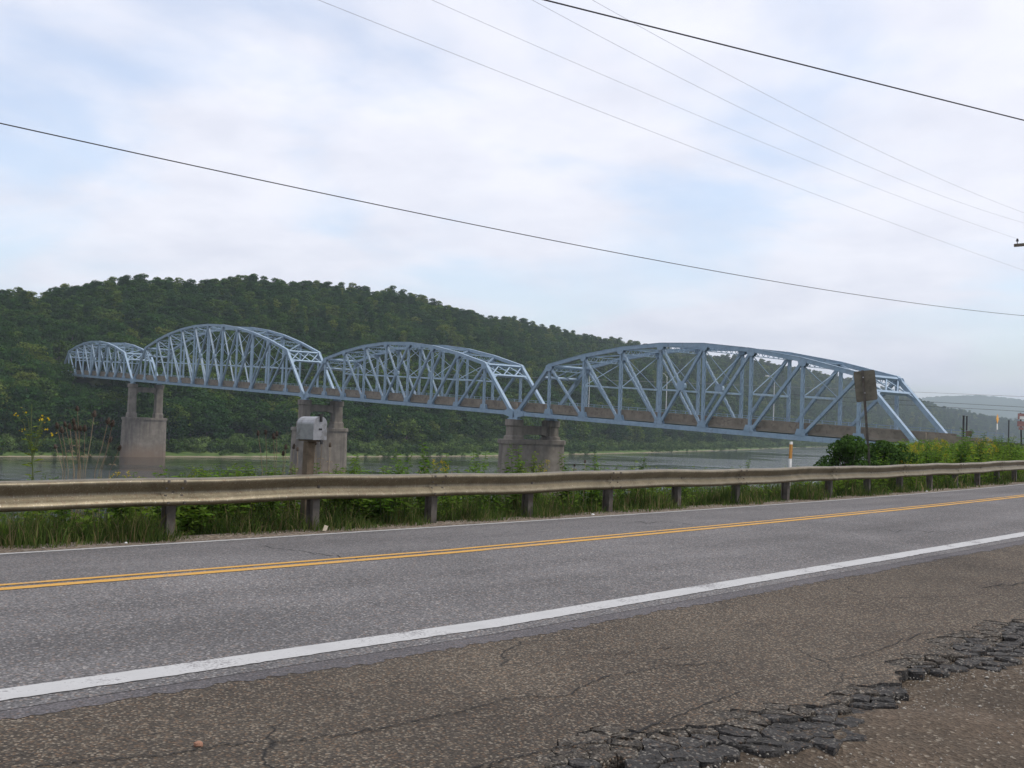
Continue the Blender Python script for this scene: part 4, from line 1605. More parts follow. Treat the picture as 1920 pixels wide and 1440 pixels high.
# lamp posts along the walkway
def lamp(px):
    ts = np.linspace(-10, 330, 3000)
    xs = np.array([proj(BP(t, BW + 2.05, 3))[0] for t in ts])
    t = float(ts[int(np.argmin(np.abs(xs - px)))])
    b = BP(t, BW + 2.05, .9)
    r = empty('street_lamp', b)
    tag(r, 'slim grey street lamp rising from the bridge walkway railing', 'street lamp', 'lamps along the bridge walkway')
    mb = MB(); mb.tube([(0, 0, -.3), (0, 0, 3.5), (0, 0, 6.6)], .085, 6, .05); mb.build('pole', M['lampgrey'], r)
    a = -nv3
    mb = MB(); mb.tube([(0, 0, 6.4), a * .5 + zv * 6.9, a * 1.3 + zv * 7.1], .045, 5, .035); mb.build('arm', M['lampgrey'], r)
    mb = MB(); mb.prism([(-.14, -.35), (.14, -.35), (.18, .1), (.1, .42), (-.1, .42), (-.18, .1)], -.07, .09,
                        lambda p: a * 1.55 + zv * (7.1 + p[2]) + a * p[1] + np.cross(a, zv) * p[0])
    mb.build('lamp_head', M['lampgrey'], r)


for px in (1104, 1249, 1451, 1683):
    lamp(px)

# ------------------------------------------------------------------ guardrail
SP = 2.1373
S0 = 6.34 + 0.10
prof = [(.166, .0), (.162, .045), (.148, .090), (.130, .108), (.112, .104), (.062, .062), (.016, .010), (-.008, .006), (-.030, .022), (-.070, .068), (-.104, .106), (-.122, .112), (-.140, .098), (-.156, .058), (-.166, .012)]
grail = empty('guardrail', RP(S0 + 10, OFF_RAIL, 0))
tag(grail, 'weathered rusty steel guardrail running along the far side of the road', 'guardrail')
ginv = Matrix.Translation(grail.location).inverted()
ZR = -0.998                                              # centre height of the beam at s=0


def rail_center(s):
    w_ = 0.012 * math.sin(s * .9) + 0.008 * math.sin(s * 2.3 + 1)
    p = RP(s, OFF_RAIL + 0.012 * math.sin(s * .53 + .4), 0)
    return np.array([p[0], p[1], ZR + float(zprof(s)) + w_ * .8])


def rail_frame(s):
    a = rail_center(s - .02); b = rail_center(s + .02)
    t = (b - a) / np.linalg.norm(b - a)
    side = np.cross(t, zv); side /= np.linalg.norm(side)      # towards the road
    return t, side


for i in range(-6, 30):
    sa = S0 + i * 2 * SP - .16; sb = S0 + (i + 1) * 2 * SP + .16
    ss = np.linspace(sa, sb, 15)
    V = []; proud = 0.0
    dent = rng.normal(0, .006, len(ss)) * (rng.random(len(ss)) < .35); dent[:2] = dent[-2:] = 0
    for j, s in enumerate(ss):
        c_ = rail_center(s); t_, sd_ = rail_frame(s)
        pr = 0.009 if j < 2 else 0.009 * (1 - (j - 1) / 6.0) if j < 7 else 0.0          # overlap: this end lies over its neighbour
        for z, d in prof:
            V.append(c_ + sd_ * (d + pr + dent[j] * (1 if abs(z) < .12 else .4)) + zv * z)
    n = len(prof)
    mb = MB()
    Fs = [(j * n + k, j * n + k + 1, (j + 1) * n + k + 1, (j + 1) * n + k) for j in range(len(ss) - 1) for k in range(n - 1)]
    mb.add(V, Fs)
    o = mb.build('rail', M['rail'], grail, True); o.matrix_parent_inverse = ginv
    mod = o.modifiers.new('thickness', 'SOLIDIFY'); mod.thickness = 0.004; mod.offset = 0; mod.use_rim = False
    # splice bolts
    if -4 <= i < 14:
        bm_ = MB()
        for s in (sa + .05, sa + .26):
            c_ = rail_center(s); t_, sd_ = rail_frame(s)
            for z, d in ((.050, .048), (-.045, .034), (.132, .104), (-.124, .110)):
                bm_.box(c_ + sd_ * (d + .012) + zv * z, (.028, .02, .028), (t_, sd_, zv))
        o2 = bm_.build('splice_bolts', M['gpost'], o); o2.matrix_parent_inverse = Matrix.Identity(4)
        o2.matrix_parent_inverse = ginv @ Matrix.Identity(4) if False else Matrix.Identity(4)
for i in range(-12, 58):
    s = S0 + i * SP
    if i == 9:
        s += .05
    b = bank_pt(s, OFF_RAIL + .10); c_ = rail_center(s); t_, sd_ = rail_frame(s)
    mb = MB()
    lean = rng.normal(0, .012)
    base = c_ - sd_ * .085; base = np.array([base[0], base[1], b[2] - .35])
    topp = c_ - sd_ * .085 + zv * .12 + t_ * lean
    for e in (-1, 1):                                       # flanges of the I section
        mb.bar(base + sd_ * e * .07, topp + sd_ * e * .07, .012, .11, sd_)
    mb.bar(base, topp, .128, .010, sd_)
    # block between post and beam
    mb.box(c_ - sd_ * .012, (.10, .016, .26), (t_, sd_, zv))
    o = mb.build('post', M['gpost'], grail); o.matrix_parent_inverse = ginv
    mb = MB(); mb.box(c_ + sd_ * .012, (.035, .016, .035), (t_, sd_, zv))
    o = mb.build('bolt', M['gpost'], grail); o.matrix_parent_inverse = ginv

# ------------------------------------------------------------------ mailbox
s_m = s_at(575, 4.2, 0.0)
mp = bank_pt(s_m, 4.2)
Ym = mp[1]
zpx = lambda y, x=585: float(at(x, y, Ym)[2])
zbot = zpx(824); ztop = zpx(781)
u3 = np.array([U[0], U[1], 0]); n3 = np.array([-NN[0], -NN[1], 0])      # n3 points to the road
mbx = empty('mailbox', mp)
tag(mbx, 'grey steel mailbox on a square wooden post behind the guardrail', 'mailbox')
inv = Matrix.Translation(mbx.location).inverted()
def mput(mb, name, mat, smooth=False):
    o = mb.build(name, mat, mbx, smooth); o.matrix_parent_inverse = inv; return o
cxy = at(584, 800, Ym); cxy = np.array([cxy[0], cxy[1], 0])
bw, bl, bh = 0.215, 0.40, ztop - zbot
def MP(a, l, z):                                                       # across, along (towards the road), up
    return cxy + u3 * a + n3 * l + zv * (zbot + z + 0.02 * l)
outl = [(-bw / 2, 0), (-bw / 2, bh - bw / 2)] + [(-bw / 2 * math.cos(t), bh - bw / 2 + bw / 2 * math.sin(t)) for t in np.linspace(.2, math.pi - .2, 9)] + [(bw / 2, bh - bw / 2), (bw / 2, 0)]
n = len(outl)
mb = MB()
mb.add([MP(a, -bl / 2, z) for a, z in outl] + [MP(a, bl / 2, z) for a, z in outl], [tuple(range(n - 1, -1, -1)), tuple(range(n, 2 * n))] + [(i, (i + 1) % n, n + (i + 1) % n, n + i) for i in range(n)])
mput(mb, 'box', M['box_steel'])
mb = MB()
for l0, l1, k in ((bl / 2 + .003, bl / 2 + .014, 1.05),):
    sc = [(a * k, bh / 2 + (z - bh / 2) * 1.03) for a, z in outl]
    mb.add([MP(a, l0, z) for a, z in sc] + [MP(a, l1, z) for a, z in sc], [tuple(range(n - 1, -1, -1)), tuple(range(n, 2 * n))] + [(i, (i + 1) % n, n + (i + 1) % n, n + i) for i in range(n)])
door = mput(mb, 'door', M['box_steel'])
mb = MB(); mb.box(MP(0, bl / 2 + .019, bh * .45), (.05, .006, .025), (u3, n3, zv)); mput(mb, 'number_plate', M['black']).parent = door
mb = MB()
mb.box(MP(.0, bl / 2 + .026, bh - .035), (.028, .02, .075), (u3, n3, zv))
mb.box(MP(.0, bl / 2 + .006, bh + .022), (.05, .05, .03), (u3, n3, zv)); mput(mb, 'latch', M['black']).parent = door
mb = MB(); mb.box(MP(bw / 2 + .008, -.02, bh * .42), (.006, .03, .17), (u3, n3, zv)); mb.box(MP(bw / 2 + .008, .02, bh * .72), (.006, .09, .05), (u3, n3, zv)); mput(mb, 'flag', M['maroon'])
mb = MB(); mb.box(MP(0, -.01, -.014), (.15, .36, .022), (u3, n3, zv)); mput(mb, 'mounting_board', M['post_wood'])
mb = MB(); mb.bar(MP(.03, bl / 2 - .08, -.006), MP(.03, bl / 2 + .01, -.006), .02, .02, u3); mb.box(MP(.03, bl / 2 + .01, -.035), (.03, .02, .06), (u3, n3, zv)); mput(mb, 'door_bracket', M['black'])
mb = MB(); pt = MP(-.01, -.02, -.03); mb.bar(np.array([pt[0] - .012, pt[1], mp[2] - .4]), pt, .115, .115, u3); mput(mb, 'post', M['post_wood'])

for c_ in list(door.children):
    c_.matrix_parent_inverse = Matrix.Identity(4)

# ------------------------------------------------------------------ delineator and the big sign seen from behind
s_d = s_at(1479, 4.35)
dp = bank_pt(s_d, 4.35)
r = empty('marker_post', dp); tag(r, 'white roadside marker post with an amber band behind the guardrail', 'marker post')
ztop = float(at(1481, 828, dp[1])[2] - dp[2])
wdt = .092
lean = np.array([.02, 0, 0])
def dz_(y): return float(at(1481, y, dp[1])[2] - dp[2])
mb = MB(); mb.bar((0, 0, -.35), lean * .6 + zv * dz_(860), wdt, .03, u3); mb.build('lower_post', M['white'], r)
mb = MB(); mb.bar(lean * .6 + zv * dz_(860), lean * .95 + zv * dz_(833), wdt + .004, .034, u3); mb.build('amber_band', M['orange'], r)
mb = MB(); mb.bar(lean * .95 + zv * dz_(833), lean + zv * dz_(828), wdt + .002, .032, u3); mb.build('cap', M['white'], r)

s_s = s_at(1637, 4.9)
spnt = bank_pt(s_s, 4.9); Ys = spnt[1]
r = empty('road_sign', spnt); tag(r, 'leaning road sign seen from its brown weathered back', 'sign')
inv = Matrix.Translation(r.location).inverted()
top = at(1617, 693, Ys); bot = at(1636, 870, Ys); foot = np.array([spnt[0], spnt[1], spnt[2] - .4])
ax = (top - bot); ax /= np.linalg.norm(ax)
mb = MB()
for e in (-1, 1):
    mb.bar(foot + u3 * e * .024, top - ax * .02 + u3 * e * .024, .008, .05, u3)
mb.bar(foot, top - ax * .02, .046, .008, u3)
o = mb.build('post', M['gpost'], r); o.matrix_parent_inverse = inv
c4 = [at(1600, 697, Ys + .12), at(1640, 693, Ys - .05), at(1646, 749, Ys - .05), at(1606, 755, Ys + .12)]
c4 = [np.array(p) for p in c4]
nrm = np.cross(c4[1] - c4[0], c4[3] - c4[0]); nrm /= np.linalg.norm(nrm)
if nrm[1] < 0: nrm = -nrm
mb = MB()
cc = sum(c4) / 4
rc = []
for i in range(4):                                           # rounded corners
    a, b, c_ = c4[i - 1], c4[i], c4[(i + 1) % 4]
    for k in (0, .5, 1):
        p = b + (a - b) / np.linalg.norm(a - b) * .04 * (1 - k) + (c_ - b) / np.linalg.norm(c_ - b) * .04 * k
        if k == .5: p = p + (b - p) * .35
        rc.append(p)
n = len(rc)
off_ = nrm * .035
mb.add([p + off_ for p in rc] + [p + off_ + nrm * .004 for p in rc], [tuple(range(n)), tuple(range(2 * n - 1, n - 1, -1))] + [(i, n + i, n + (i + 1) % n, (i + 1) % n) for i in range(n)])
o = mb.build('panel', M['signback'], r); o.matrix_parent_inverse = inv
mb = MB()
for q in (.25, .75):
    mb.box(top + (c4[3] - c4[0]) * q + ax * 0 - nrm * .035, (.03, .02, .03))
o = mb.build('bolts', M['galv'], r); o.matrix_parent_inverse = inv

# scrap of cardboard in front of the posts
p = RP(s_at(601, 3.30), 3.30, 0.0)
mb = MB()
a_ = np.array([.045, .02, .0]); b_ = np.array([.015, .05, .045])
q4 = [p + zv * .01, p + a_ + zv * .01, p + a_ * 1.05 + b_ + zv * .02, p + b_ + zv * .035]
mb.add(q4 + [x + zv * .004 for x in q4], [(3, 2, 1, 0), (4, 5, 6, 7), (0, 1, 5, 4), (1, 2, 6, 5), (2, 3, 7, 6), (3, 0, 4, 7)])
tag(mb.build('cardboard_scrap', M['cardboard']), 'crumpled scrap of pale cardboard beside the mailbox post', 'litter')
for k_, (px, py, r_) in enumerate(((233, 1010, .020), (80, 1021, .016), (1478, 929, .03), (1737, 904, .03), (1110, 963, .03))):
    s = s_at(px, 3.34); pp = RP(s, 3.34, 0)
    o = stone('stone', px, py, r_, M['white'] if k_ in (0, 3, 4) else M['rock'], 'x', -1.55)
    dlt = pp - np.mean([v.co[:] for v in o.data.vertices], axis=0)
    for v in o.data.vertices:
        v.co = Vector(np.array(v.co) + dlt + np.array([0, 0, r_ * .25]))
    tag(o, 'pale pebble on the gravel strip at the foot of the guardrail', 'stone', 'pale pebbles on the gravel strip')

# ------------------------------------------------------------------ things at the approach end
def thin_post(name, px, y0, y1, Y, r_, mat, label, cat, group=None):
    b = at(px, y1, Y); t = at(px + (y0 - y1) * -.02, y0, Y)
    b[2] -= .5
    e = empty(name, b); tag(e, label, cat, group)
    mb = MB(); mb.tube([(0, 0, 0), t - b], r_, 6); mb.build('shaft', mat, e)
    mb = MB(); mb.lathe([(r_ * 1.5, 0), (r_ * 1.5, .05), (r_ * .7, .09)], 6, t - b - zv * .03); mb.build('cap', mat, e)
    return e


thin_post('steel_post', 1806, 780, 827, 127, .12, M['black'], 'dark steel post standing where the bridge railing ends', 'post', 'dark posts at the railing end')
thin_post('steel_post', 1812, 781, 826, 130, .10, M['black'], 'dark steel post standing where the bridge railing ends', 'post', 'dark posts at the railing end')
thin_post('sign_post', 1891, 789, 824, 122, .07, M['black'], 'bare dark pole behind the approach guardrail, no sign on it', 'post')

# small brown board beside the two posts
b = at(1816, 824, 128); e = empty('brown_board', b); tag(e, 'small brown board on short legs beside the dark posts', 'board')
inv = Matrix.Translation(e.location).inverted()
mb = MB(); mb.box(at(1816.5, 813, 128), (.75, .06, .65)); o = mb.build('panel', M['post_wood'], e); o.matrix_parent_inverse = inv
for dx in (-.25, .25):
    mb = MB(); mb.box(at(1816.5, 821, 128) + np.array([dx, .06, -.3]), (.07, .06, 1.6)); o = mb.build('leg', M['post_wood'], e); o.matrix_parent_inverse = inv

# yellow diamond sign with a white plate
Yd = 134
b = at(1868, 824, Yd); e = empty('warning_sign', b); tag(e, 'yellow diamond warning sign with a white plate below it', 'sign')
inv = Matrix.Translation(e.location).inverted()
fx = np.array([.62, .78, 0])
for dx in (-.24, .24):
    mb = MB(); p0 = at(1867.5, 824, Yd) + fx * dx; p1 = at(1869, 788, Yd) + fx * dx
    mb.bar(p0 - zv * .6, p1, .05, .05, fx); o = mb.build('leg', M['galv'], e); o.matrix_parent_inverse = inv
c_ = at(1869.5, 785.5, Yd); h_ = .62
ny = np.array([.78, -.62, 0])
mb = MB(); mb.prism([(0, -h_), (h_, 0), (0, h_), (-h_, 0)], -.01, .01, lambda p: c_ + fx * p[0] + zv * p[1] + ny * (p[2] + .05))
o = mb.build('diamond_panel', M['signyellow'], e); o.matrix_parent_inverse = inv
mb = MB(); mb.box(at(1869, 800, Yd) + ny * .05, (.5, .02, .75), (fx, ny, zv)); o = mb.build('plate', M['white'], e); o.matrix_parent_inverse = inv

# route sign assembly cut by the frame
Yr = 62
b = at(1915, 832, Yr); e = empty('route_sign', b); tag(e, 'faded red and white route sign panels on a dark pole', 'sign')
inv = Matrix.Translation(e.location).inverted()
mb = MB(); mb.bar(at(1915.5, 840, Yr), at(1913.5, 774, Yr), .07, .05, np.array([1.0, 0, 0])); o = mb.build('pole', M['black'], e); o.matrix_parent_inverse = inv
for (x0, x1, y0, y1, mt) in ((1908.5, 1925, 775, 787, 'maroon'), (1911.5, 1922, 780.5, 786.5, 'white'), (1907.5, 1924, 789.5, 800, 'maroon'), (1910, 1919, 801, 806, 'maroon')):
    a = at(x0, y0, Yr - .06); b2 = at(x1, y1, Yr - .06)
    dd = -.03 if mt == 'white' else 0
    mb = MB(); mb.box((a + b2) / 2 + np.array([0, dd, 0]), (abs(b2[0] - a[0]), .02, abs(a[2] - b2[2])))
    o = mb.build('panel', M[mt], e); o.matrix_parent_inverse = inv

# guardrail of the approach
e = empty('approach_guardrail', BP(-8, -1.2, .5)); tag(e, 'dark low guardrail along the edge of the bridge approach', 'guardrail')
inv = Matrix.Translation(e.location).inverted()
for i in range(6):
    a_, b_ = -6.9 - i * 3.8, -6.9 - (i + 1) * 3.8
    mb = MB(); mb.bar(BP(a_, .3, 1.28 + .05 * a_ * 0), BP(b_ + .01, .3, 1.28), .05, .3, nv3); o = mb.build('rail', M['gpost'], e); o.matrix_parent_inverse = inv
    for t_ in (a_ - .3, (a_ + b_) / 2):
        mb = MB(); mb.bar(BP(t_, .42, -.4), BP(t_, .42, 1.38), .1, .12, nv3); o = mb.build('post', M['pole'], e); o.matrix_parent_inverse = inv

# ------------------------------------------------------------------ utility poles and wires
PA = np.array([22.0, 44.0])
PA_off = so_of(PA[0], PA[1])
wd = -np.array([U[0], U[1]])                                  # from the far pole back past the camera
wn = np.array([-wd[1], wd[0]])
LP_ = PA + wd * 46.5


def plane_pt(x, y, o2, d2):
    r = ray(x, y); n2 = np.array([-d2[1], d2[0]])
    k = (o2 @ n2) / (r[:2] @ n2)
    p = r * k
    return (p[:2] - o2) @ d2, p[2]


def wire(name, pts_, o2, d2, l0, l1, r_, mat, label, group=None, n=48):
    L_, Z_ = zip(*[plane_pt(x, y, o2, d2) for x, y in pts_])
    c = np.polyfit(L_, Z_, 2 if len(pts_) > 2 else 1)
    if len(pts_) > 2 and c[0] < 0:
        c1 = np.polyfit(L_, Z_, 1); c = np.array([0, c1[0], c1[1]])
    ls = np.linspace(l0, l1, n)
    P_ = [np.r_[o2 + d2 * l, np.polyval(c, l)] for l in ls]
    mb = MB(); mb.tube(P_, r_, 5)
    o = mb.build(name, mat, None, True)
    tag(o, label, 'wire', group)
    return P_


# crossarm: at right angles to the wires; its visible end carries the second wire
arm_l = None
ends = {}
W_PTS = [('lowest of the thin grey overhead wires, below the crossarm', [(600, 0), (760, 66), (1040, 175), (1180, 231), (1320, 284), (1920, 507)], 0.35),
         ('thin grey overhead wire tied to the insulator on the crossarm end', [(810, 0), (1010, 88), (1350, 234), (1902, 446)], -1.30),
         ('thin grey overhead wire just above the one tied to the crossarm end', [(1000, 0), (1190, 104), (1400, 207), (1920, 418)], 0.55),
         ('uppermost of the thin grey overhead wires, crossing the thick black cable', [(1110, 0), (1330, 120), (1600, 260), (1920, 399)], 1.25)]
# arm end position fixes the arm direction offset
zarm = None
att = []
for lab, pp, e in W_PTS:
    o2 = PA + wn * e
    P_ = wire('overhead_wire', pp, o2, wd, 0.0, 46.5, 0.0038, M['thinwire'], lab)
    att.append((e, P_[0], P_[-1]))
P1 = wire('overhead_cable', [(0, 231), (480, 335), (960, 437), (1440, 525), (1920, 592)], PA + wn * -.2, wd, 0.1, 46.3, 0.009, M['wire'], 'thick black cable sagging low across the whole sky above the bridge')
p_a = at(1920, 227, 14.8)[:2]; p_b = at(1005, 0, 11.2)[:2]
d2 = (p_b - p_a) / np.linalg.norm(p_b - p_a)
P2 = wire('overhead_cable', [(1005, 0), (1200, 42), (1400, 92), (1650, 157), (1920, 227)], p_a, d2, -16.5, 23.5, 0.009, M['wire'], 'thick black cable slanting across the top right of the sky')


def pole(x, y, zt, label, arms=()):
    s, of = so_of(x, y)
    zb_ = bank_pt(s, of)[2] if of > 3.5 else float(RP(s, max(of, -7), 0)[2]) - .1
    e = empty('utility_pole', (x, y, zb_)); tag(e, label, 'utility pole', 'utility poles')
    inv = Matrix.Translation(e.location).inverted()
    mb = MB(); mb.tube([(x, y, zb_ - 1.2), (x, y, (zb_ + zt) / 2), (x, y, zt)], .16, 10, .11); o = mb.build('pole', M['pole'], e); o.matrix_parent_inverse = inv
    for (A, B) in arms:
        mb = MB(); mb.bar(A, B, .12, .10, zv); o = mb.build('crossarm', M['pole'], e); o.matrix_parent_inverse = inv
    return e, inv


def insulator(e, inv, p):
    mb = MB()
    mb.lathe([(.018, -.22), (.018, -.09), (.055, -.09), (.06, -.05), (.04, -.03), (.045, 0), (.03, .03)], 8, p)
    o = mb.build('insulator', M['black'], e); o.matrix_parent_inverse = inv


za = att[1][1][2] - .27
A = np.r_[PA + wn * -1.42, za]; B = np.r_[PA + wn * 1.42, za]
e, inv = pole(PA[0], PA[1], max(a[1][2] for a in att) + 1.2, 'wooden utility pole with a crossarm beside the road', [(A, B)] + [(np.r_[PA + wn * -.22, a[1][2] - .27], np.r_[PA + wn * (abs(a[0]) + .15), a[1][2] - .27]) for k, a in enumerate(att) if k != 1])
for e_, p0, p1 in att:
    insulator(e, inv, p0 - zv * .02)
insulator(e, inv, np.array(P1[0]))
e, inv = pole(LP_[0], LP_[1], max(a[2][2] for a in att) + 1.2, 'wooden utility pole behind the guardrail at the road bend', [(np.r_[LP_ + wn * -1.42, att[1][2][2] - .27], np.r_[LP_ + wn * 1.42, att[1][2][2] - .27])] + [(np.r_[LP_ + wn * -.22, a[2][2] - .27], np.r_[LP_ + wn * (abs(a[0]) + .15), a[2][2] - .27]) for k, a in enumerate(att) if k != 1])
for e_, p0, p1 in att:
    insulator(e, inv, p1 - zv * .02)
e, inv = pole(P2[0][0], P2[0][1], P2[0][2] + .6, 'wooden utility pole on the camera side of the road')
e, inv = pole(P2[-1][0], P2[-1][1], P2[-1][2] + .6, 'short wooden service pole behind the guardrail')

# wires on the far side of the bridge
o2 = BP(0, BW + 9, 0)[:2]
BWL = [('thin wire strung beside the far side of the bridge, topmost of three', [(1110, 712), (1400, 721), (1720, 738), (1920, 742)], M['thinwire']),
       ('dark wire strung beside the far side of the bridge, middle of three', [(1040, 719), (1400, 734), (1740, 757), (1920, 761)], M['wire']),
       ('dark wire strung beside the far side of the bridge, lowest of three', [(1100, 728), (1490, 746), (1740, 766), (1920, 769)], M['wire'])]
for lab, pp, mt in BWL:
    L_, Z_ = zip(*[plane_pt(x, y, o2, BD) for x, y in pp])
    i_ = np.argsort(L_); L_ = np.array(L_)[i_]; Z_ = np.array(Z_)[i_]
    c = np.polyfit(L_, Z_, 2); 
    ls = np.linspace(-30, L_[-1] + 8, 40)
    c_end = np.polyval(c, ls[-1])
    pts3 = [np.r_[o2 + BD * l, np.polyval(c, l)] for l in ls]
    sl = np.polyval(np.polyder(c), ls[-1])
    for l in np.linspace(ls[-1] + 20, 355, 8):
        pts3.append(np.r_[o2 + BD * l, c_end + max(sl, .02) * (l - ls[-1])])
    mb = MB(); mb.tube(pts3, .02, 4)
    tag(mb.build('overhead_wire', mt), lab, 'wire')

# ------------------------------------------------------------------ roadside plants
def blade_mesh(name, base, h, w, lean_dir, lean_amt, rn):
    n = len(base)
    th = rn.uniform(0, 2 * math.pi, n)
    sdx = np.stack([np.cos(th), np.sin(th), np.zeros(n)], -1)
    ld = np.stack([np.cos(lean_dir), np.sin(lean_dir), np.zeros(n)], -1)
    zz = np.array([0, 0, 1.0])
    p0 = base; p1 = base + zz * (h * .55)[:, None] + ld * (h * lean_amt * .35)[:, None]
    p2 = base + zz * (h * (1 - .35 * lean_amt))[:, None] + ld * (h * lean_amt)[:, None]
    W_ = w[:, None]
    V = np.stack([p0 - sdx * W_, p0 + sdx * W_, p1 + sdx * W_ * .7, p1 - sdx * W_ * .7, p2], 1).reshape(-1, 3)
    i = np.arange(n)[:, None] * 5
    T = np.concatenate([i + [0, 1, 2], i + [0, 2, 3], i + [3, 2, 4]], 0)
    return np_mesh(name, V, tris=T)


rn = np.random.default_rng(5)
bs = []; hh = []; ww = []
for s0, s1, n_, hs, wsz in ((-3, 5, 16000, 1.0, .0045), (5, 14, 20000, 1.0, .005), (14, 28, 15000, 1.05, .008), (28, 60, 10000, 1.15, .014)):
    s = rn.uniform(s0, s1, n_)
    # clumpy edge
    ed = 3.34 + .14 * np.sin(s * 1.9) + .10 * np.sin(s * 4.7 + 1)
    o_ = ed + rn.gamma(1.6, .75, n_)
    k = rn.random(n_) < (0.55 + .45 * np.sin(s * 2.6 + o_ * 3) * np.sin(s * .9 + 2))
    k = k | (o_ > ed + .6)
    s, o_, ed = s[k], o_[k], ed[k]
    p = RP(s, o_, 0)
    z1 = bank_z(s, o_, p[:, 0], p[:, 1]); kk = np.clip((o_ - 3.55) / .9, 0, 1)
    p[:, 2] = (p[:, 2] - .03) * (1 - kk) + z1 * kk - .02
    bs.append(p)
    clump = .7 + .5 * np.sin(s * 3.3 + 1) * np.sin(s * 1.1) + .25 * np.sin(s * 7 + o_ * 5)
    hh.append((.10 + .42 * np.clip((o_ - ed) / .55, 0, 1)) * rn.uniform(.5, 1.3, len(s)) * hs * np.clip(clump, .35, 1.4))
    ww.append(wsz * rn.uniform(.7, 1.5, len(s)))
bs = np.concatenate(bs); hh = np.concatenate(hh); ww = np.concatenate(ww)
o = obj('roadside_grass', blade_mesh('roadside_grass', bs, hh, ww, rn.uniform(0, 6.28, len(bs)), rn.uniform(.1, .85, len(bs)) ** 1.3, rn), M['grass'])
tag(o, 'long green grass growing along and under the guardrail', 'grass', kind='stuff')


def leaves_on(stem, n_, ln, wd_, rn, z0=.1, z1=.95, droop=.3, taper=True):
    """narrow pointed leaves along a stem polyline -> verts, quads (bent in the middle: 6 verts, 2 quads per half)"""
    V = []; Q = []
    S_ = np.array(stem)
    for k in range(n_):
        t = z0 + (z1 - z0) * (k + rn.random()) / n_
        i = min(int(t * (len(S_) - 1)), len(S_) - 2); f_ = t * (len(S_) - 1) - i
        b_ = S_[i] * (1 - f_) + S_[i + 1] * f_
        th = k * 2.4 + rn.normal(0, .3)
        d_ = np.array([math.cos(th), math.sin(th), 0]); sd_ = np.array([-d_[1], d_[0], 0])
        l = ln * rn.uniform(.7, 1.2) * ((1.15 - t * .7) if taper else 1)
        m_ = b_ + d_ * l * .5 + zv * l * .22
        e_ = b_ + d_ * l * (1 - .1) + zv * l * (.22 - droop * rn.uniform(.3, 1.2))
        w_ = wd_ * l / ln
        o_ = len(V)
        V += [b_, m_ + sd_ * w_ - zv * w_ * .3, e_, m_ - sd_ * w_ - zv * w_ * .3]
        Q.append((o_, o_ + 1, o_ + 2, o_ + 3))
    return V, Q


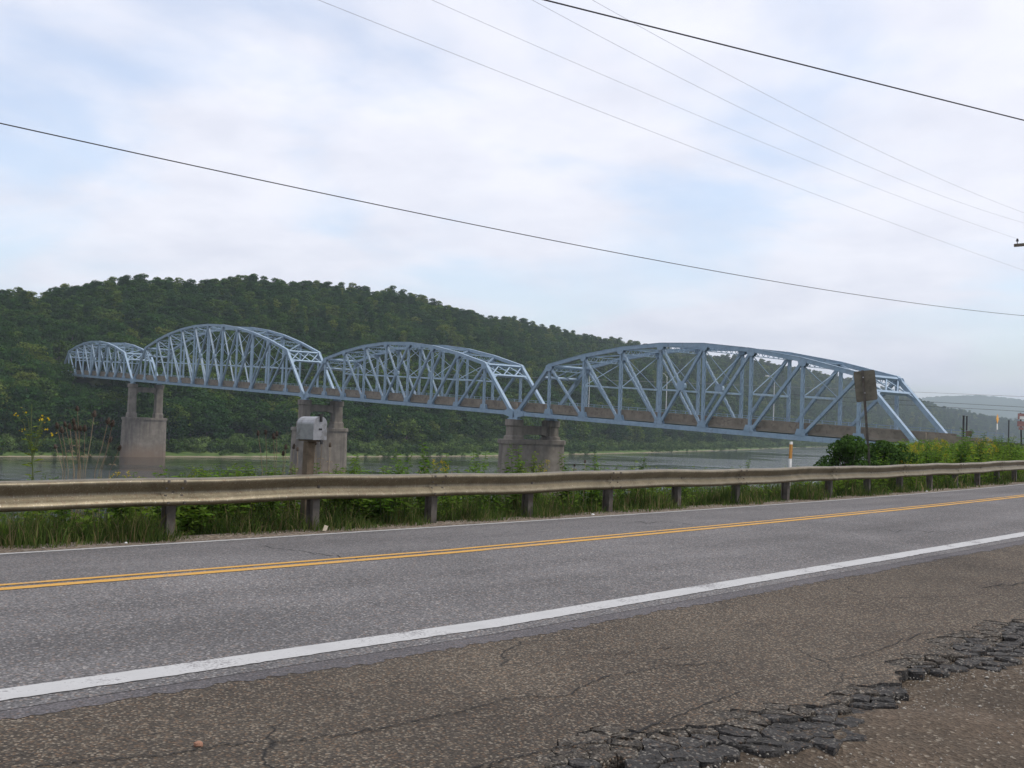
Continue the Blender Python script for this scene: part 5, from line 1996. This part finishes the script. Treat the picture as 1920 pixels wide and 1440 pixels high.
def plant_parts(kind, seed):
    """list of (part name, mesh)"""
    rn = np.random.default_rng(seed)
    parts = []
    st = MB(); lv = [[], []]; fl = [[], []]

    def addl(VQ, tgt):
        o_ = len(tgt[0]); tgt[0] += list(VQ[0]); tgt[1] += [tuple(i + o_ for i in q) for q in VQ[1]]
    if kind == 'goldenrod':
        for k in range(4):
            h = rn.uniform(.85, 1.2); th = rn.uniform(0, 6.28); ln = rn.uniform(.03, .18)
            stem = [np.array([.05 * math.cos(th) + ln * math.cos(th) * q ** 1.6, .05 * math.sin(th) + ln * math.sin(th) * q ** 1.6, h * q]) for q in np.linspace(0, 1, 6)]
            st.tube(stem, .005, 4, .003)
            addl(leaves_on(stem, 52, .15, .018, rn, .05, .92), lv)
            top_ = stem[-1]
            for b_ in range(9):
                a_ = rn.uniform(0, 6.28); z_ = rn.uniform(-.16, .03)
                r_ = .03 + .09 * (-z_ / .16 + .2)
                tip = top_ + np.array([math.cos(a_) * r_, math.sin(a_) * r_, z_ + .05])
                st.tube([top_ + zv * (z_ - .03), tip], .002, 3)
                for c_ in range(7):
                    p_ = top_ + zv * z_ + (tip - top_ - zv * z_) * rn.uniform(.3, 1.05) + rn.normal(0, .010, 3)
                    nr = rn.normal(size=3); nr /= np.linalg.norm(nr); a2 = np.cross(nr, rn.normal(size=3)); a2 /= np.linalg.norm(a2); b2 = np.cross(nr, a2)
                    o_ = len(fl[0]); q_ = .008
                    fl[0] += [p_ - a2 * q_, p_ + b2 * q_, p_ + a2 * q_, p_ - b2 * q_]; fl[1].append((o_, o_ + 1, o_ + 2, o_ + 3))
    elif kind == 'leafy':
        for k in range(4):
            h = rn.uniform(.75, 1.15); th = rn.uniform(0, 6.28); ln = rn.uniform(.02, .2)
            stem = [np.array([ln * math.cos(th) * q ** 1.5, ln * math.sin(th) * q ** 1.5, h * q]) for q in np.linspace(0, 1, 6)]
            st.tube(stem, .006, 4, .003)
            addl(leaves_on(stem, 60, .17, .030, rn, .04, 1.0, .35), lv)
    elif kind == 'broad':
        for k in range(5):
            h = rn.uniform(.45, .85); th = rn.uniform(0, 6.28); ln = rn.uniform(.1, .35)
            stem = [np.array([ln * math.cos(th) * q, ln * math.sin(th) * q, h * q]) for q in np.linspace(0, 1, 5)]
            st.tube(stem, .006, 4, .003)
            addl(leaves_on(stem, 16, .17, .05, rn, .15, 1.0, .3), lv)
    elif kind == 'wild':                                   # tall wild lettuce-like stalk with a loose yellow head
        h = 1.0
        stem = [np.array([.02 * math.sin(q * 5), .02 * q, h * q]) for q in np.linspace(0, 1, 8)]
        st.tube(stem, .007, 5, .003)
        addl(leaves_on(stem, 30, .12, .016, rn, .05, .85, .1), lv)
        for k in range(8):
            a_ = rn.uniform(0, 6.28); z_ = rn.uniform(.55, .9) * h
            tip = np.array([math.cos(a_) * rn.uniform(.05, .17), math.sin(a_) * rn.uniform(.05, .17), z_ + rn.uniform(.12, .3)])
            st.tube([np.array([0, .02, z_]), tip * [.6, .6, 1] - zv * .04, tip], .003, 3, .002)
            addl(leaves_on([np.array([0, .02, z_]), tip], 5, .06, .008, rn), lv)
            for c_ in range(4):
                p_ = tip + rn.normal(0, .010, 3)
                nr = rn.normal(size=3); nr /= np.linalg.norm(nr); a2 = np.cross(nr, rn.normal(size=3)); a2 /= np.linalg.norm(a2); b2 = np.cross(nr, a2)
                o_ = len(fl[0]); q_ = .008
                fl[0] += [p_ - a2 * q_, p_ + b2 * q_, p_ + a2 * q_, p_ - b2 * q_]; fl[1].append((o_, o_ + 1, o_ + 2, o_ + 3))
    me = bpy.data.meshes.new('stem'); me.from_pydata(st.v, [], st.f); me.materials.append(M['stem']); me.update()
    parts.append(('stem', me))
    parts.append(('leaves', np_mesh('leaves', np.array(lv[0]), quads=np.array(lv[1]))))
    parts[-1][1].materials.append(M['weed'])
    if fl[0]:
        f_ = np_mesh('flowers', np.array(fl[0]), quads=np.array(fl[1])); f_.materials.append(M['yellow'])
        parts.append(('flowers', f_))
    return parts


PL = {k: [plant_parts(k, sd_) for sd_ in range(400 + 10 * i, 400 + 10 * i + 3)] for i, k in enumerate(('goldenrod', 'leafy', 'broad', 'wild'))}
PN = {'goldenrod': 'goldenrod_plant', 'leafy': 'tall_weed', 'broad': 'broadleaf_weed', 'wild': 'wild_stalk'}


def plant(kind, p, hgt, label, group, rz=None):
    pr = random.choice(PL[kind])
    sc = hgt / max(max(v.co.z for v in me.vertices) for _, me in pr)
    e = empty(PN[kind], p, random.uniform(0, 6.28) if rz is None else rz)
    e.scale = (sc,) * 3
    tag(e, label, 'plant', group)
    for nme, me in pr:
        c_ = obj(nme, me, None, e)
        if nme != 'stem':
            c_['kind'] = 'stuff'
    return e


def wzone(px):
    return ('near the dry teasel clump' if px < 330 else 'before the mailbox' if px < 560 else 'just past the mailbox' if px < 730 else 'in front of the open river' if px < 930 else
            'in front of the short pier' if px < 1065 else 'below the roadside span' if px < 1500 else 'next to the leaning sign' if px < 1700 else 'in the thicket by the approach')


G1 = 'goldenrod blooming behind the guardrail'
G2 = 'tall weeds behind the guardrail'
# goldenrod field towards the bridge approach
cnt = 0
while cnt < 190:
    px = random.uniform(1668, 1960)
    of = 4.5 + abs(random.gauss(0, 4.0))
    s = s_at(px, of)
    p = bank_pt(s, of)
    top = 835 + random.uniform(-16, 26) - 6 * (px > 1800) + 12 * max(0, (1720 - px) / 50)
    hgt = float(at(px, top, p[1])[2]) - p[2]
    if not 0.5 < hgt < 2.0:
        cnt += 0.2; continue
    fl = random.random() < (.26 if px < 1860 else .08)
    k = 'goldenrod' if fl else random.choice(['leafy', 'leafy', 'broad'])
    plant(k, p - zv * .03, hgt, {'goldenrod': 'goldenrod with yellow plumes in the thicket between the bush and the route sign', 'leafy': 'tall narrow-leaved green weed in the thicket past the bush', 'broad': 'broad-leaved low weed in the thicket past the bush'}[k], G1 if fl else 'weeds in the thicket past the bush')
    cnt += 1
# single weeds seen above the rail: (picture column, top, kind)
for px, ty, k in [(350, 868, 'leafy'), (372, 866, 'leafy'), (395, 872, 'leafy'), (420, 868, 'broad'), (455, 862, 'leafy'), (475, 860, 'leafy'), (500, 868, 'leafy'), (520, 872, 'leafy'), (545, 862, 'leafy'),
                  (600, 862, 'leafy'), (625, 866, 'leafy'), (648, 845, 'leafy'), (662, 858, 'leafy'), (685, 870, 'broad'), (742, 838, 'leafy'), (748, 860, 'leafy'), (795, 823, 'leafy'), (800, 862, 'leafy'), (812, 858, 'goldenrod'), (833, 846, 'leafy'), (895, 838, 'leafy'), (900, 864, 'leafy'),
                  (965, 828, 'leafy'), (972, 852, 'leafy'), (995, 842, 'leafy'), (1000, 858, 'leafy'), (1018, 858, 'goldenrod'), (1058, 846, 'leafy'), (1110, 845, 'leafy'), (1118, 862, 'broad'), (1130, 866, 'broad'), (1185, 858, 'broad'), (1194, 850, 'leafy'), (1212, 868, 'broad'), (1238, 870, 'broad'), (1395, 858, 'leafy'), (225, 876, 'goldenrod'), (240, 880, 'leafy'),
                  (1590, 838, 'leafy'), (1652, 842, 'leafy'), (1668, 836, 'leafy'), (1800, 800, 'leafy'), (1832, 808, 'leafy')]:
    of = random.uniform(4.4, 6.2)
    s = s_at(px, of); p = bank_pt(s, of)
    hgt = float(at(px, ty, p[1])[2]) - p[2]
    plant(k, p - zv * .03, max(.3, hgt), {'leafy': 'narrow-leaved weed rising above the guardrail ', 'broad': 'broad-leaved weed peeping over the guardrail ', 'goldenrod': 'yellowing goldenrod peeping over the guardrail '}[k] + wzone(px), G2)
fringe = [(random.uniform(330, 570), random.uniform(862, 884)) for _ in range(26)] + [(random.uniform(596, 725), random.uniform(864, 882)) for _ in range(14)] + [(random.uniform(725, 1260), random.uniform(868, 884)) for _ in range(20)] + [(random.uniform(1260, 1560), random.uniform(868, 880)) for _ in range(6)] + [(random.uniform(0, 330), random.uniform(882, 892)) for _ in range(10)]
for px, ty in fringe:
    of = random.uniform(4.3, 5.6); k = random.choice(['leafy', 'leafy', 'broad'])
    s = s_at(px, of); p = bank_pt(s, of)
    plant(k, p - zv * .03, max(.3, float(at(px, ty, p[1])[2]) - p[2]), {'leafy': 'low narrow-leaved weed just clearing the guardrail ', 'broad': 'low broad-leaved weed just clearing the guardrail '}[k] + wzone(px), 'weeds just clearing the guardrail')
# tall yellow-headed stalk on the left
of = 4.7; s = s_at(50, of); p = bank_pt(s, of)
hgt = float(at(45, 752, p[1])[2]) - p[2]
plant('wild', p - zv * .03, hgt, 'lone tall stalk with loose yellow flowers left of the dry teasels', None, 1.0)
# low weeds under the rail and a filler thicket
fv = []; fq = []
rn = np.random.default_rng(9)
def filler(px0, px1, o0, o1, n_, h0, h1, size):
    global fv, fq
    for _ in range(n_):
        px = rn.uniform(px0, px1); of = o0 + (o1 - o0) * rn.random() ** 1.3
        s = s_at(px, of); p = bank_pt(s, of)
        hh_ = rn.uniform(h0, h1)
        for k in range(16):
            c_ = p + np.array([rn.normal(0, .09), rn.normal(0, .09), hh_ * rn.random() ** .6])
            a_ = rn.normal(size=3); a_[2] *= .4; a_ /= np.linalg.norm(a_)
            b_ = np.cross(a_, rn.normal(size=3)); b_ /= np.linalg.norm(b_)
            q_ = size * rn.uniform(.6, 1.4)
            o_ = len(fv)
            fv += [c_ - a_ * q_, c_ + b_ * q_ * .35, c_ + a_ * q_, c_ - b_ * q_ * .35]; fq.append((o_, o_ + 1, o_ + 2, o_ + 3))
filler(-40, 1560, 4.1, 6.4, 520, .2, .6, .045)
filler(1540, 1960, 3.9, 6.0, 420, .2, .8, .06)
filler(1670, 1980, 5.0, 26.0, 2600, .4, 1.25, .08)
o = obj('weed_tangle', np_mesh('weed_tangle', np.array(fv), quads=np.array(fq)), M['weed'])
tag(o, 'tangled low weeds filling the verge behind the guardrail posts', 'weeds', kind='stuff')

# dry teasels
def teasel(px, ty, bx, by, of, head=.032):
    s = s_at(bx, of); p = bank_pt(s, of)
    Y = p[1]
    tip = at(px, ty, Y + random.uniform(-.3, .3)); low = at(bx, by, Y)
    e = empty('dry_teasel', p)
    inv = Matrix.Translation(e.location).inverted()
    tag(e, ('tall' if ty < 800 else 'shorter') + ' dry brown teasel ' + ('in the clump beside the lone yellow-flowered stalk' if px < 300 else 'growing near the mailbox post' if px < 700 else 'in front of the short river pier'), 'plant', 'dry teasels behind the guardrail')
    b_ = np.array([low[0], low[1], p[2] - .05])
    ax_ = tip - low; ln = np.linalg.norm(ax_); ax_ /= ln
    mb = MB(); mb.tube([b_, low, low + (tip - low) * .5 + np.array([.006, 0, 0]), tip - ax_ * head * 1.2], .0045, 4, .003)
    o = mb.build('stem', M['dry'], e); o.matrix_parent_inverse = inv
    mb = MB()
    n_ = 8; R_ = [(.3, -1.25), (.75, -.8), (.95, -.2), (.85, .5), (.5, 1.05), (.15, 1.3)]
    s1 = np.cross(ax_, [0, 1, 0]); s1 /= np.linalg.norm(s1); s2 = np.cross(ax_, s1)
    V = [tip + ax_ * head * z + (s1 * math.cos(6.283 * j / n_) + s2 * math.sin(6.283 * j / n_)) * head * .62 * r_ * (1.25 if (j + i) % 2 else .85) for i, (r_, z) in enumerate(R_) for j in range(n_)]
    mb.add(V, [(i * n_ + j, i * n_ + (j + 1) % n_, (i + 1) * n_ + (j + 1) % n_, (i + 1) * n_ + j) for i in range(len(R_) - 1) for j in range(n_)] + [tuple(range(n_)), tuple(range((len(R_) - 1) * n_, len(R_) * n_))])
    for j in range(6):                                      # long curved bracts below the head
        a = 6.283 * j / 6
        d_ = s1 * math.cos(a) + s2 * math.sin(a)
        mb.tube([tip - ax_ * head * 1.2, tip - ax_ * head * .9 + d_ * head * .8, tip + ax_ * head * .4 + d_ * head * 1.1], .0022, 3, .001)
    o = mb.build('seed_head', M['teasel'], e); o.matrix_parent_inverse = inv
    # a pair of withered leaves
    if random.random() < .6:
        q_ = low + (tip - low) * random.uniform(.2, .5)
        mb = MB()
        for sg in (-1, 1):
            mb.add([q_, q_ + np.array([sg * .03, .004, .02]), q_ + np.array([sg * .06, 0, -.01]), q_ + np.array([sg * .03, -.004, .008])], [(0, 1, 2, 3)])
        o = mb.build('withered_leaf', M['dry'], e); o.matrix_parent_inverse = inv


for px, ty, bx, by in [(145, 766, 150, 880), (177, 776, 160, 882), (203, 789, 178, 885), (211, 794, 190, 884), (107, 798, 122, 880), (122, 795, 140, 880), (131, 799, 138, 882), (138, 790, 148, 880), (150, 803, 146, 884), (159, 803, 156, 884), (116, 806, 128, 882), (207, 824, 186, 884), (224, 840, 205, 885), (104, 837, 118, 884), (141, 801, 152, 884),
                       (498, 810, 500, 880), (513, 818, 514, 882), (519, 813, 517, 884), (484, 812, 492, 884), (536, 838, 533, 880), (551, 837, 546, 882), (558, 842, 556, 884), (603, 824, 600, 880), (588, 833, 592, 884), (591, 829, 594, 884), (619, 834, 616, 884), (531, 850, 530, 884), (1077, 872, 1076, 886), (1097, 865, 1096, 886)]:
    teasel(px, ty, bx, by, random.uniform(4.3, 5.0), random.uniform(.027, .038))

# the dark bush by the sign
def bush(px, off, w, hgt, n_, size, label, seed, mat='bush'):
    s = s_at(px, off); p = bank_pt(s, off)
    rn = np.random.default_rng(seed)
    e = empty('bush', p); tag(e, label, 'bush')
    lobes = []
    for k in range(26):
        a = rn.uniform(0, 6.28); r_ = w * .5 * rn.uniform(.1, .75)
        z_ = hgt * rn.uniform(.25, .85) * (1 - .3 * (r_ / (w * .5)))
        lobes.append((r_ * math.cos(a), r_ * math.sin(a), z_, rn.uniform(.16, .27) * w / 1.7, rn.uniform(.14, .24) * w / 1.7))
    V, Q = leaf_cloud(lobes, n_, size, seed)
    me = np_mesh('leaves', V, quads=Q); me.materials.append(M[mat])
    obj('leaves', me, None, e)
    mb = MB()
    for l in lobes:
        mb.tube([(rn.normal(0, .05), rn.normal(0, .05), -.2), (l[0] * .45, l[1] * .45, l[2] * .5), l[:3]], .018, 4, .006)
    mb.build('branches', M['bark'], e)


bush(1588, 5.2, 2.0, 1.95, 8000, .04, 'dense dark green leafy bush behind the guardrail left of the leaning sign', 71)
bush(1660, 5.4, 1.9, 1.8, 7000, .042, 'leafy green bush behind the guardrail around the leaning sign post', 72)
bush(1622, 4.6, 1.0, .75, 1800, .04, 'low dark bush hanging under the guardrail below the leaning sign', 73)

# ------------------------------------------------------------------ haze in the valley air
m, nt, out = new_mat('haze')
pv_ = nt.nodes.new('ShaderNodeVolumePrincipled')
pv_.inputs['Color'].default_value = (0.78, 0.89, 1.0, 1)
pv_.inputs['Density'].default_value = 0.00017
pv_.inputs['Anisotropy'].default_value = 0.0
nt.links.new(pv_.outputs[0], out.inputs['Volume'])
mb = MB(); mb.box((1500, 3300, 150), (10400, 8800, 342))
o = mb.build('haze', m)
tag(o, 'pale blue haze hanging in the river valley', 'haze', kind='stuff')
print('chunks', n_chunk, 'trees', len(pts), 'objects', len(bpy.data.objects))
